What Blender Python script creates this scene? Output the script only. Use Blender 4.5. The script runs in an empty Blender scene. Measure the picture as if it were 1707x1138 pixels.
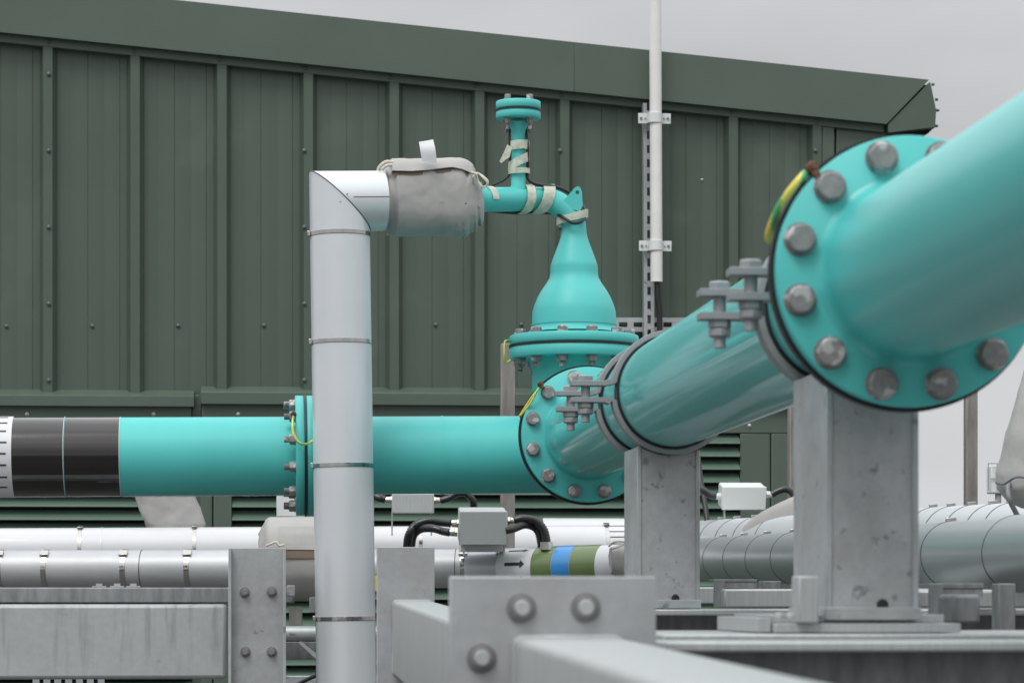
import bpy, bmesh, math, random
from mathutils import Vector, Matrix, noise
random.seed(7)
S = bpy.context.scene
COL = S.collection
# ------------------------------------------------------------------ camera
FPX, HOR, CX = 4700.0, 998.0, 853.5          # focal length in photo pixels, horizon row, centre column
YAW = math.radians(5.0)
CAMZ = 1.70
cam = bpy.data.cameras.new('camera'); camo = bpy.data.objects.new('camera', cam); COL.objects.link(camo)
cam.sensor_width = 36; cam.lens = FPX/1707*36
cam.shift_y = (HOR-569)/1707.0
cam.clip_end = 6000; cam.clip_start = 0.05
camo.location = (0, 0, CAMZ); camo.rotation_euler = (math.radians(90), 0, -YAW)
cam.dof.use_dof = True; cam.dof.focus_distance = 7.4; cam.dof.aperture_fstop = 11
S.camera = camo
# ------------------------------------------------------------------ overcast sky
W = bpy.data.worlds.new("World"); S.world = W; W.use_nodes = True
nt = W.node_tree; nt.nodes.clear()
N = nt.nodes.new; L = nt.links.new
out = N('ShaderNodeOutputWorld'); bg = N('ShaderNodeBackground'); L(bg.outputs[0], out.inputs[0])
tc = N('ShaderNodeTexCoord'); sep = N('ShaderNodeSeparateXYZ'); L(tc.outputs['Generated'], sep.inputs[0])
rp = N('ShaderNodeValToRGB'); L(sep.outputs['Z'], rp.inputs[0])
e = rp.color_ramp.elements
e[0].position = 0.0; e[0].color = (.60, .615, .635, 1)
e[1].position = 1.0; e[1].color = (1.75, 1.78, 1.82, 1)
for p, c in ((.06, (.63, .64, .66, 1)), (.22, (.62, .625, .65, 1)), (.5, (1.25, 1.27, 1.30, 1))):
    k = rp.color_ramp.elements.new(p); k.color = c
ns = N('ShaderNodeTexNoise'); ns.inputs['Scale'].default_value = 4.0; ns.inputs['Detail'].default_value = 4
ns.inputs['Roughness'].default_value = .45
mp = N('ShaderNodeMapping'); mp.inputs['Scale'].default_value = (1, 1, 2.6); mp.inputs['Location'].default_value = (.3, .1, .55)
L(tc.outputs['Generated'], mp.inputs[0]); L(mp.outputs[0], ns.inputs['Vector'])
mr = N('ShaderNodeMapRange'); mr.inputs[1].default_value = .3; mr.inputs[2].default_value = .7
mr.inputs[3].default_value = .80; mr.inputs[4].default_value = 1.15; L(ns.outputs[0], mr.inputs[0])
mul = N('ShaderNodeMix'); mul.data_type = 'RGBA'; mul.blend_type = 'MULTIPLY'; mul.inputs[0].default_value = 1
L(rp.outputs[0], mul.inputs[6]); L(mr.outputs[0], mul.inputs[7])
sky = N('ShaderNodeTexSky'); sky.sky_type = 'NISHITA'; sky.sun_disc = False
sky.sun_elevation = math.radians(57); sky.sun_rotation = math.radians(190); sky.air_density = 2; sky.dust_density = 6
skm = N('ShaderNodeMix'); skm.data_type = 'RGBA'; skm.blend_type = 'MULTIPLY'; skm.inputs[0].default_value = 1
L(sky.outputs[0], skm.inputs[6]); skm.inputs[7].default_value = (.05, .05, .05, 1)
mx = N('ShaderNodeMix'); mx.data_type = 'RGBA'; mx.inputs[0].default_value = .92
L(skm.outputs[2], mx.inputs[6]); L(mul.outputs[2], mx.inputs[7]); L(mx.outputs[2], bg.inputs[0])
bg.inputs[1].default_value = 1.06
sl = bpy.data.lights.new('sun', 'SUN'); so = bpy.data.objects.new('sun', sl); COL.objects.link(so)
sl.energy = 1.4; sl.angle = math.radians(24); sl.color = (1, .985, .96)
so.rotation_euler = (math.radians(36), 0, math.radians(-32))
S.view_settings.view_transform = 'Standard'; S.view_settings.look = 'None'
S.view_settings.exposure = 0.0; S.view_settings.gamma = 1

# ------------------------------------------------------------------ geometry helpers
FWD = Vector((math.sin(YAW), math.cos(YAW), 0)); RT = Vector((math.cos(YAW), -math.sin(YAW), 0)); UP = Vector((0, 0, 1))
EX, EY, EZ = Vector((1, 0, 0)), Vector((0, 1, 0)), Vector((0, 0, 1))
CAM = Vector((0, 0, CAMZ))
def ray(px, py): return FWD + RT*((px-CX)/FPX) + UP*((HOR-py)/FPX)
def P(px, py, D): return CAM + ray(px, py)*D              # a real point at depth D metres
def PY(px, py, Y): r = ray(px, py); return CAM + r*(Y/r.y)
def proj(p):
    q = Vector(p)-CAM; d = q.dot(FWD); return (CX+FPX*q.dot(RT)/d, HOR-FPX*q.z/d, d)
def on_line(A, B, px):
    lo, hi = 0.0, 1.0
    for _ in range(40):
        mid = (lo+hi)/2
        if proj(A.lerp(B, mid))[0] < px: lo = mid
        else: hi = mid
    return A.lerp(B, lo)
def mm(px, D): return px*D/FPX
def basis(axis):
    a = Vector(axis).normalized()
    r = EZ if abs(a.z) < .9 else EX
    u = r.cross(a).normalized(); v = a.cross(u); return a, u, v
def spline(pts, n=10):
    pts = [Vector(p) for p in pts]; q = [pts[0]*2-pts[1]]+pts+[pts[-1]*2-pts[-2]]; o = []
    for i in range(1, len(q)-2):
        a, b, c, d = q[i-1:i+3]
        for k in range(n):
            t = k/n
            o.append(.5*((2*b)+(c-a)*t+(2*a-5*b+4*c-d)*t*t+(3*b-a-3*c+d)*t**3))
    o.append(pts[-1]); return o
class MB:
    def __init__(s): s.v = []; s.f = []; s.m = []
    def add(s, vs, fs, mi=0):
        b = len(s.v); s.v += [Vector(v) for v in vs]; s.f += [tuple(i+b for i in f) for f in fs]; s.m += [mi]*len(fs); return s
    def box(s, c, size, R=None, mi=0):
        c = Vector(c); h = Vector(size)/2
        vs = [Vector((x*h.x, y*h.y, z*h.z)) for x in (-1, 1) for y in (-1, 1) for z in (-1, 1)]
        if R is not None: vs = [R @ v for v in vs]
        return s.add([c+v for v in vs], [(0, 1, 3, 2), (4, 6, 7, 5), (0, 4, 5, 1), (2, 3, 7, 6), (0, 2, 6, 4), (1, 5, 7, 3)], mi)
    def bx(s, a, b, mi=0):
        a = Vector(a); b = Vector(b); return s.box((a+b)/2, [abs(b[i]-a[i]) for i in range(3)], None, mi)
    def prism(s, poly, ext, mi=0):
        ext = Vector(ext); n = len(poly); a = [Vector(p) for p in poly]
        return s.add(a+[p+ext for p in a], [tuple(range(n))[::-1], tuple(range(n, 2*n))]+[(i, (i+1) % n, n+(i+1) % n, n+i) for i in range(n)], mi)
    def lathe(s, o, axis, prof, seg=48, mi=0, fn=None, u=None):
        a, uu, vv = basis(axis); o = Vector(o)
        vs = []
        for t, r in prof:
            for k in range(seg):
                th = 2*math.pi*k/seg
                rr = r*(fn(t, th) if fn else 1)
                vs.append(o+a*t+(uu*math.cos(th)+vv*math.sin(th))*rr)
        n = len(prof); fs = []
        for i in range(n-1):
            for k in range(seg):
                k2 = (k+1) % seg
                fs.append((i*seg+k, i*seg+k2, (i+1)*seg+k2, (i+1)*seg+k))
        if prof[0][1] > 1e-5: fs.append(tuple(range(seg))[::-1])
        if prof[-1][1] > 1e-5: fs.append(tuple((n-1)*seg+k for k in range(seg)))
        return s.add(vs, fs, mi)
    def cyl(s, a, b, r, seg=48, mi=0): a = Vector(a); b = Vector(b); return s.lathe(a, b-a, [(0, r), ((b-a).length, r)], seg, mi)
    def ring(s, o, axis, r0, r1, t0, t1, seg=64, mi=0):
        a, u, v = basis(axis); o = Vector(o); vs = []
        for r, t in ((r0, t0), (r1, t0), (r1, t1), (r0, t1)):
            for k in range(seg):
                th = 2*math.pi*k/seg; vs.append(o+a*t+(u*math.cos(th)+v*math.sin(th))*r)
        fs = []
        for i in range(4):
            j = (i+1) % 4
            for k in range(seg):
                k2 = (k+1) % seg; fs.append((i*seg+k, i*seg+k2, j*seg+k2, j*seg+k))
        return s.add(vs, fs, mi)
    def tube(s, path, r, seg=16, mi=0, mi2=None, mitre=False):
        path = [Vector(p) for p in path]; n = len(path)
        d = [(path[i+1]-path[i]).normalized() for i in range(n-1)]
        tan = [d[0]]+[(d[i-1]+d[i]).normalized() for i in range(1, n-1)]+[d[-1]]
        _, u, v = basis(d[0]); vs = []
        for i in range(n):
            base = d[max(i-1, 0)]
            if i > 0:
                u = (u-base*u.dot(base)).normalized(); v = base.cross(u)
            rr = r(i/(n-1)) if callable(r) else r
            for k in range(seg):
                th = 2*math.pi*k/seg; c = (u*math.cos(th)+v*math.sin(th))*rr
                if 0 < i < n-1:
                    c = c - base*(c.dot(tan[i])/max(base.dot(tan[i]), .2))
                vs.append(path[i]+c)
        fs = []; ms = []
        for i in range(n-1):
            for k in range(seg):
                k2 = (k+1) % seg; fs.append((i*seg+k, i*seg+k2, (i+1)*seg+k2, (i+1)*seg+k))
                ms.append(mi2 if (mi2 is not None and (k+i//3) % seg < seg*.4) else mi)
        fs.append(tuple(range(seg))[::-1]); fs.append(tuple((n-1)*seg+k for k in range(seg))); ms += [mi, mi]
        b = len(s.m); s.add(vs, fs, mi); s.m[b:] = ms; return s
    def hexa(s, c, axis, r, h, rnd=.0, mi=0, rot=0, seg=24):
        def fn(t, th):
            q = ((th+rot) % (math.pi/3))-math.pi/6
            hx = math.cos(math.pi/6)/math.cos(q)
            return hx*(1-rnd)+rnd*.95
        return s.lathe(c, axis, [(0, r), (h*.82, r), (h, r*.86)], seg, mi, fn)
    def patch(s, A, B, r, t0, t1, a0, a1, n=12, th=.0012, mi=0, skew=0, nt=2, fn=None):
        # a thin strip lying on a cylinder A->B; t in metres along it, angle 0 = up, 90 = towards the viewer side
        ax = (Vector(B)-Vector(A)).normalized(); u = (EZ-ax*EZ.dot(ax))
        u = u.normalized() if u.length > .1 else -EY
        w = u.cross(ax).normalized()
        if w.y > 0 and abs(u.z) > .1: w = -w
        vs = []
        for rr in (r, r+th):
            for i in range(nt):
                for k in range(n+1):
                    f = k/n; an = math.radians(a0+(a1-a0)*f)
                    lo, hi = (fn(f) if fn else (t0, t1)); t = lo+(hi-lo)*i/(nt-1)+skew*f
                    vs.append(Vector(A)+ax*t+(u*math.cos(an)+w*math.sin(an))*rr)
        m = n+1; q = m*nt; fs = []
        for i in range(nt-1):
            for k in range(n):
                a, b, c, d = i*m+k, i*m+k+1, (i+1)*m+k+1, (i+1)*m+k
                fs += [(a, b, c, d), (a+q, d+q, c+q, b+q)]
        for k in range(n):
            fs += [(k, k+q, k+1+q, k+1), ((nt-1)*m+k, (nt-1)*m+k+1, (nt-1)*m+k+1+q, (nt-1)*m+k+q)]
        for i in range(nt-1):
            fs += [(i*m, (i+1)*m, (i+1)*m+q, i*m+q), (i*m+n, i*m+n+q, (i+1)*m+n+q, (i+1)*m+n)]
        return s.add(vs, fs, mi)
    def wrinkle(s, amp, sc, seed=0.0):
        for i, p in enumerate(s.v):
            q = p*sc+Vector((seed, seed*2, 0))
            s.v[i] = p+noise.noise_vector(q)*amp+noise.noise_vector(q*2.7)*amp*.4
        return s
    def build(s, name, mat, parent=None, bevel=0, angle=35, loc=None, sub=0):
        me = bpy.data.meshes.new(name)
        if loc is None:
            lo = Vector([min(v[i] for v in s.v) for i in range(3)]); hi = Vector([max(v[i] for v in s.v) for i in range(3)])
            loc = (lo+hi)/2
            if parent is None: loc.z = lo.z
        loc = Vector(loc)
        me.from_pydata([v-loc for v in s.v], [], s.f)
        bm = bmesh.new(); bm.from_mesh(me); bmesh.ops.recalc_face_normals(bm, faces=bm.faces); bm.to_mesh(me); bm.free()
        mats = mat if isinstance(mat, (list, tuple)) else [mat]
        for m_ in mats: me.materials.append(m_)
        if len(mats) > 1:
            for p, mi in zip(me.polygons, s.m): p.material_index = mi
        me.shade_smooth(); me.set_sharp_from_angle(angle=math.radians(angle))
        o = bpy.data.objects.new(name, me); COL.objects.link(o)
        o.location = loc-(wloc(parent) if parent else Vector((0, 0, 0))); o.parent = parent
        if bevel:
            b = o.modifiers.new('bevel', 'BEVEL'); b.width = bevel; b.segments = 2; b.limit_method = 'ANGLE'; b.angle_limit = math.radians(40)
        if sub:
            b = o.modifiers.new('sub', 'SUBSURF'); b.levels = sub; b.render_levels = sub
        return o
def wloc(o):
    v = Vector((0, 0, 0))
    while o: v += o.location; o = o.parent
    return v
def tag(o, label=None, cat=None, group=None, kind=None):
    if label: o['label'] = label
    if cat: o['category'] = cat
    if group: o['group'] = group
    if kind: o['kind'] = kind
    return o
def thing(name, label, cat, loc, group=None):
    o = bpy.data.objects.new(name, None); o.empty_display_size = .1; COL.objects.link(o); o.location = loc
    return tag(o, label, cat, group)
def inst(proto, loc, rot, parent, name=None):
    o = proto.copy(); COL.objects.link(o); o.parent = parent
    o.location = Vector(loc)-wloc(parent); o.rotation_euler = rot; return o

# ------------------------------------------------------------------ materials
def mat(name, col, rough=.5, metal=0, coat=0, var=0, vscale=8, bump=0, bscale=60, col2=None, thr=None, stretch=(1, 1, 1), spots=None, sscale=60, sthr=.68, spec=.5, coatr=.05, trans=0, rvar=0, rnd=0, info=False):
    m = bpy.data.materials.new(name); m.use_nodes = True; t = m.node_tree; b = t.nodes['Principled BSDF']
    b.inputs['Base Color'].default_value = (*col, 1); b.inputs['Roughness'].default_value = rough; b.inputs['Metallic'].default_value = metal
    b.inputs['Coat Weight'].default_value = coat; b.inputs['Coat Roughness'].default_value = coatr; b.inputs['Specular IOR Level'].default_value = spec
    if trans: b.inputs['Alpha'].default_value = 1-trans
    n = t.nodes.new; l = t.links.new
    tcn = n('ShaderNodeTexCoord'); mpn = n('ShaderNodeMapping'); mpn.inputs['Scale'].default_value = stretch
    l(tcn.outputs['Object'], mpn.inputs[0]); vec = mpn.outputs[0]
    if info:
        oi = n('ShaderNodeObjectInfo'); va = n('ShaderNodeVectorMath'); va.operation = 'ADD'
        sc = n('ShaderNodeVectorMath'); sc.operation = 'SCALE'; sc.inputs[3].default_value = 40
        cb = n('ShaderNodeCombineXYZ'); l(oi.outputs['Random'], cb.inputs[0]); l(oi.outputs['Random'], cb.inputs[1]); l(cb.outputs[0], sc.inputs[0])
        l(vec, va.inputs[0]); l(sc.outputs[0], va.inputs[1]); vec = va.outputs[0]
    cur = None
    if var or col2:
        no = n('ShaderNodeTexNoise'); no.inputs['Scale'].default_value = vscale; no.inputs['Detail'].default_value = 5; no.inputs['Roughness'].default_value = .6
        l(vec, no.inputs['Vector'])
        r_ = n('ShaderNodeMapRange'); r_.inputs[1].default_value = .32 if thr is None else thr-.06; r_.inputs[2].default_value = .68 if thr is None else thr+.06
        l(no.outputs[0], r_.inputs[0])
        mi = n('ShaderNodeMix'); mi.data_type = 'RGBA'; l(r_.outputs[0], mi.inputs[0])
        c2 = col2 or tuple(c*(1+var) for c in col); c1 = col if col2 else tuple(c*(1-var) for c in col)
        mi.inputs[6].default_value = (*c1, 1); mi.inputs[7].default_value = (*c2, 1); cur = mi.outputs[2]
        if rvar:
            rm = n('ShaderNodeMapRange'); rm.inputs[1].default_value = .3; rm.inputs[2].default_value = .7
            rm.inputs[3].default_value = rough-rvar; rm.inputs[4].default_value = rough+rvar
            l(no.outputs[0], rm.inputs[0]); l(rm.outputs[0], b.inputs['Roughness'])
    if spots:
        no = n('ShaderNodeTexNoise'); no.inputs['Scale'].default_value = sscale; no.inputs['Detail'].default_value = 3
        l(vec, no.inputs['Vector'])
        r_ = n('ShaderNodeMapRange'); r_.inputs[1].default_value = sthr; r_.inputs[2].default_value = sthr+.05; l(no.outputs[0], r_.inputs[0])
        mi = n('ShaderNodeMix'); mi.data_type = 'RGBA'; l(r_.outputs[0], mi.inputs[0])
        if cur: l(cur, mi.inputs[6])
        else: mi.inputs[6].default_value = (*col, 1)
        mi.inputs[7].default_value = (*spots, 1); cur = mi.outputs[2]
    if cur: l(cur, b.inputs['Base Color'])
    if bump:
        no = n('ShaderNodeTexNoise'); no.inputs['Scale'].default_value = bscale; no.inputs['Detail'].default_value = 4; l(vec, no.inputs['Vector'])
        bu = n('ShaderNodeBump'); bu.inputs['Strength'].default_value = bump; bu.inputs['Distance'].default_value = .004
        l(no.outputs[0], bu.inputs['Height']); l(bu.outputs[0], b.inputs['Normal'])
    return m
M = {}
M['teal'] = mat('teal_paint', (.078, .50, .475), .52, 0, .15, .04, 5, .03, 120, coatr=.35, rvar=.05, spec=.4)
M['tealgloss'] = mat('teal_gloss_paint', (.072, .49, .475), .42, 0, .62, .02, 3, .0, 60, coatr=.085)
M['tealsatin'] = mat('teal_satin_paint', (.074, .49, .475), .45, 0, .45, .02, 3, .0, 60, coatr=.30)
M['galv'] = mat('galvanised_steel', (.34, .345, .35), .52, .35, 0, .12, 7, .06, 90, spots=(.16, .165, .165), sscale=22, sthr=.69, rvar=.08)

def galv(name, base, dark, mott=.14, sthr=.61, ssc=14, runs=0, rough=.5, metal=.35, fine=.06, stretch=(1, 1, 1)):
    m = bpy.data.materials.new(name); m.use_nodes = True; t = m.node_tree; b = t.nodes['Principled BSDF']; n = t.nodes.new; l = t.links.new
    b.inputs['Metallic'].default_value = metal
    tcn = n('ShaderNodeTexCoord'); oi = n('ShaderNodeObjectInfo'); sc = n('ShaderNodeVectorMath'); sc.operation = 'SCALE'; sc.inputs[3].default_value = 30
    cb = n('ShaderNodeCombineXYZ'); l(oi.outputs['Random'], cb.inputs[0]); l(oi.outputs['Random'], cb.inputs[2]); l(cb.outputs[0], sc.inputs[0])
    mpn = n('ShaderNodeMapping'); mpn.inputs['Scale'].default_value = stretch; l(tcn.outputs['Object'], mpn.inputs[0])
    va = n('ShaderNodeVectorMath'); va.operation = 'ADD'; l(mpn.outputs[0], va.inputs[0]); l(sc.outputs[0], va.inputs[1]); vec = va.outputs[0]
    def noi(scale, det, rg, v=None, dist=0, ty='ShaderNodeTexNoise'):
        q = n(ty); q.inputs['Scale'].default_value = scale; q.inputs['Detail'].default_value = det; q.inputs['Roughness'].default_value = rg; q.inputs['Distortion'].default_value = dist
        l(v or vec, q.inputs['Vector']); return q.outputs[0]
    def rng(s_, a, b_, c, d):
        q = n('ShaderNodeMapRange'); q.inputs[1].default_value = a; q.inputs[2].default_value = b_; q.inputs[3].default_value = c; q.inputs[4].default_value = d; l(s_, q.inputs[0]); return q.outputs[0]
    def mixc(f, a, c, mode='MIX'):
        q = n('ShaderNodeMix'); q.data_type = 'RGBA'; q.blend_type = mode
        if isinstance(f, float): q.inputs[0].default_value = f
        else: l(f, q.inputs[0])
        for i, x in ((6, a), (7, c)):
            if isinstance(x, tuple): q.inputs[i].default_value = (*x, 1)
            else: l(x, q.inputs[i])
        return q.outputs[2]
    big = rng(noi(4.5, 4, .6, dist=.6), .33, .67, 0, 1)
    cool = tuple(base[i]*(1+mott)*(.97, 1.0, 1.02)[i] for i in range(3)); warm = tuple(base[i]*(1-mott)*(1.02, 1.0, .99)[i] for i in range(3))
    c = mixc(big, warm, cool)
    f2 = rng(noi(48, 5, .7), .3, .7, 1-fine, 1+fine); c = mixc(1.0, c, f2, 'MULTIPLY')
    mask = rng(noi(ssc, 4, .62, dist=.25), sthr, sthr+.06, 0, .8); c = mixc(mask, c, dark)
    if runs:
        m2 = n('ShaderNodeMapping'); m2.inputs['Scale'].default_value = (1, 1, .09); l(tcn.outputs['Object'], m2.inputs[0])
        top = n('ShaderNodeSeparateXYZ'); l(tcn.outputs['Object'], top.inputs[0]); fade = rng(top.outputs[2], -.03, .09, .05, 1)
        rm = rng(noi(34, 3, .5, m2.outputs[0]), .52, .66, 0, .55); mm_ = n('ShaderNodeMath'); mm_.operation = 'MULTIPLY'; l(rm, mm_.inputs[0]); l(fade, mm_.inputs[1])
        c = mixc(mm_.outputs[0], c, tuple(x*.55 for x in base))
    l(c, b.inputs['Base Color']); l(rng(big, 0, 1, rough+.08, rough-.06), b.inputs['Roughness'])
    bu = n('ShaderNodeBump'); bu.inputs['Strength'].default_value = .10; bu.inputs['Distance'].default_value = .003; l(noi(70, 4, .6), bu.inputs['Height']); l(bu.outputs[0], b.inputs['Normal'])
    return m
M['galv'] = galv('galvanised_steel', (.385, .40, .405), (.17, .175, .18), .17, .635, 30, fine=.08)
M['galvrun'] = galv('galvanised_steel_with_runs', (.40, .42, .425), (.27, .27, .265), .07, .66, 9, 1, .55, .3)
M['galvclean'] = galv('dull_galvanised_fittings', (.30, .31, .32), (.2, .2, .2), .08, .7)
M['galvscuff'] = galv('scuffed_galvanised_steel', (.40, .405, .41), (.18, .185, .19), .19, .60, 30, fine=.10)
M['galvplate'] = galv('clean_galvanised_plate', (.38, .39, .40), (.26, .26, .26), .13, .66, 26, fine=.07)
M['galvbrush'] = mat('drawn_galvanised_steel', (.41, .43, .435), .50, .35, 0, .09, 14, .10, 40, stretch=(9, 9, .5))
M['galvdark'] = mat('weathered_galvanised_steel', (.21, .218, .225), .6, .3, 0, .25, 14, .08, 60, stretch=(3, 3, .8))
M['galvdark2'] = mat('tarnished_zinc', (.21, .205, .205), .5, .35, 0, .12, 40)
M['bolt'] = mat('dull_bolt_steel', (.23, .225, .225), .52, .3, 0, .18, 90, .15, 120, spots=(.46, .455, .45), sscale=42, sthr=.55, info=True)
M['rust'] = mat('rusty_bronze', (.10, .045, .02), .7, .2, 0, .4, 200, .2, 200)
M['rubber'] = mat('black_rubber', (.012, .012, .014), .45)
M['blacktape'] = mat('glossy_black_tape', (.0075, .006, .006), .12, 0, .8, .0, 5, .02, 40, coatr=.04, spec=.4)
M['clad'] = mat('painted_sheet_cladding', (.64, .67, .695), .34, .30, 0, .03, 3, .02, 30)
M['cladwhite'] = mat('pale_sheet_cladding', (.60, .61, .63), .38, 0, .2, .03, 3)
M['cladsilver'] = mat('bright_sheet_cladding', (.47, .48, .495), .48, .3, 0, .08, 6, .03, 20, stretch=(.6, 4, 4))
M['cladgrey'] = mat('grey_sheet_cladding', (.40, .43, .445), .33, .45, 0, .04, 3, .02, 20)
M['steel'] = mat('stainless_band', (.50, .49, .47), .16, 1, 0, .0, 5, .25, 35)
M['seam'] = mat('dark_seam', (.10, .10, .11), .5, .3)
M['fabric'] = mat('grey_coated_fabric', (.37, .362, .35), .62, 0, 0, .06, 12, .45, 17, spec=.4)
M['fabricdark'] = mat('brown_velcro_strip', (.20, .15, .11), .8)  # brown velcro fastening along the jacket flap edges
M['rope'] = mat('cream_cord', (.62, .58, .50), .8, 0, 0, .1, 200, .4, 300)
M['mtape'] = mat('masking_tape', (.66, .68, .56), .5, 0, 0, .16, 70, .3, 80, trans=.36)
M['tagw'] = mat('white_tag', (.72, .73, .75), .5, 0, 0, .04, 40)
M['wall'] = mat('green_painted_cladding', (.070, .101, .077), .46, 0, 0, .05, 1.6, .02, 30, spots=(.080, .112, .087), sscale=3, sthr=.62, rvar=.05)
M['wall2'] = mat('green_painted_trim', (.078, .111, .086), .42, 0, 0, .05, 2.5, .02, 30, rvar=.05)
M['louvre'] = mat('green_louvre_paint', (.090, .150, .112), .36, 0, .1, .04, 5)
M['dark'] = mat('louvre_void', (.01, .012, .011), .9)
M['screw'] = mat('green_screw_cap', (.055, .095, .085), .35, 0, .4)
M['screww'] = mat('bare_screw_cap', (.55, .57, .56), .4, .4)
M['pole'] = mat('white_plastic_tube', (.74, .73, .71), .42, 0, 0, .04, 12)
M['box'] = mat('grey_plastic_enclosure', (.43, .45, .45), .45, 0, 0, .03, 10)
M['boxw'] = mat('pale_plastic_enclosure', (.66, .69, .68), .45, 0, 0, .03, 10)
M['conduit'] = mat('black_conduit', (.018, .019, .021), .35, 0, .2)
M['gland'] = mat('nickel_gland', (.62, .60, .54), .25, .9, 0, .1, 60)
M['yel'] = mat('yellow_cable', (.72, .62, .10), .45)
M['gre'] = mat('green_cable_stripe', (.10, .42, .16), .45)
M['post'] = mat('weathered_timber', (.20, .192, .175), .8, 0, 0, .28, 8, .3, 40, stretch=(5, 5, .8))
M['olive'] = mat('olive_band', (.125, .185, .060), .35, 0, .4, .05, 20, .08, 30)
M['blue'] = mat('blue_band', (.03, .25, .62), .3, 0, .4, .05, 20, .08, 30)
M['ink'] = mat('black_print', (.02, .02, .025), .5)
M['yellow'] = mat('yellow_band', (.62, .55, .04), .5)
M['ground'] = mat('worn_concrete', (.085, .083, .078), .85, 0, 0, .25, 1.2, .2, 14)
M['gravel'] = mat('gravel', (.065, .062, .058), .9, 0, 0, .4, 30, .6, 40)

# ------------------------------------------------------------------ setting
g = MB().add([(-2500, -2500, 0), (2500, -2500, 0), (2500, 2500, 0), (-2500, 2500, 0)], [(0, 1, 2, 3)]).build('ground', M['gravel']); tag(g, kind='structure')
g = MB().bx((-9, -1, .004), (7, 10.2, .05)).build('concrete_slab', M['ground'], bevel=.006); tag(g, kind='structure')

# ------------------------------------------------------------------ green building
YW = PY(853, 500, 10.96).y
bld = thing('plant_building', 'dark green metal clad building with louvres and sloping roof edge behind the pipes', 'building', (0, YW, 0))
def Xw(px, Y=None): return PY(px, 500, Y or YW).x
xr0 = Xw(81); pitch = (Xw(1359)-xr0)/9
cA = PY(0, 62, YW); cB = PY(1475, 214, YW); slope = (cB.z-cA.z)/(cB.x-cA.x)
def roofz(x): return cA.z+(x-cA.x)*slope
zmould = PY(500, 657, YW).z
# profile of the upper wall sheets
prof = []
x_end = Xw(1390)
for k in range(-9, 10):
    c = xr0+k*pitch
    w, t, dp = .0175, .016, .040
    prof += [(c-w-t, 0), (c-w, -dp), (c+w, -dp), (c+w+t, 0)]
    for fx in (.26, .45, .64, .82):
        gx = c+fx*pitch
        dpt = .0016 if fx in (.45, .82) else .0008
        prof += [(gx-.0022, 0), (gx, dpt), (gx+.0022, 0)]
prof = [p for p in prof if p[0] < x_end+.01]
vs = []; fs = []
for x, d in prof:
    vs += [(x, YW+d, zmould-.01), (x, YW+d, roofz(x)+.05)]
for i in range(len(prof)-1): fs.append((2*i, 2*i+2, 2*i+3, 2*i+1))
MB().add(vs, fs).build('wall_cladding', M['wall'], bld, angle=20)
x0w, x1w = prof[0][0], Xw(1480)
b = MB()
b.prism([(x0w, YW+.012, 0), (x1w, YW+.012, 0), (x1w, YW+.012, roofz(x1w)+.05), (x0w, YW+.012, roofz(x0w)+.05)], (0, 6, 0))
b.build('wall_body', M['wall'], bld)
# corner trims on the right end
b = MB()
for a_, c_, d_ in ((1368, 1388, .034), (1392, 1478, .022)):
    xa, xb = Xw(a_), Xw(c_)
    b.prism([(xa, YW-d_, zmould-.8), (xb, YW-d_, zmould-.8), (xb, YW-d_, roofz(xb)+.03), (xa, YW-d_, roofz(xa)+.03)], (0, d_+.01, 0))
b.build('corner_trim', M['wall2'], bld, bevel=.003)
# capping strip and verge fascia
YF = YW-.055
a0, a1 = PY(-700, 0, YF), PY(1474, 0, YF)
def band(pts, Y, ext, name, m, bev=.003):
    poly = [PY(px, py, Y) for px, py in pts]
    return MB().prism(poly, (0, ext, 0)).build(name, m, bld, bevel=bev)
band([(-700, 70-71.2), (-700, 47-71.2-1), (1474, 198), (1474, 221)], YW-.042, .05, 'capping_strip', M['wall2'])
YV = YW-.078
def verge(px, off): return 54.0+px*.1035+off
# verge fascia with a small drip return, split at the joint near the pole
for xa, xb in ((-700, 957), (957.35, 1478)):
    ya, yb = verge(xa, 0), verge(xb, 0); ta, tb = -31+xa*.1058, -31+xb*.1058
    if xb > 1400:
        poly = [(xa, ta), (1549, 133), (xb, yb), (xa, ya)]
    else: poly = [(xa, ta), (xb, tb), (xb, yb), (xa, ya)]
    band(poly, YV, .10, 'verge_fascia', M['wall2'], .0008)
# mitred end closure and its screws
o = band([(1551, 136), (1556, 160), (1561, 184), (1559, 213), (1481, 222), (1480, 206.5)], YV+.006, .09, 'end_closure', M['wall'])
for px, py in ((1557, 141), (1563, 166), (1565, 184), (1563, 210)):
    MB().lathe(PY(px-4, py, YV+.03), (1, 0, 0), [(0, .006), (.008, .006), (.012, .003)], 10).build('screw', M['screw'], bld)
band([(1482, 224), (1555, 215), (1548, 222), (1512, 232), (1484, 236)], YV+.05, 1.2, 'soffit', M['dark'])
# roof sheet
zt = PY(1549, 133, YV); zl = PY(-700, -105, YV)
b = MB(); b.prism([(zl.x, YV+.05, zl.z-.012), (zt.x, YV+.05, zt.z-.012), (zt.x, YV+.05, zt.z-.15), (zl.x, YV+.05, zl.z-.15)], (0, 6.2, 0))
b.build('roof', M['wall2'], bld)
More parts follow.
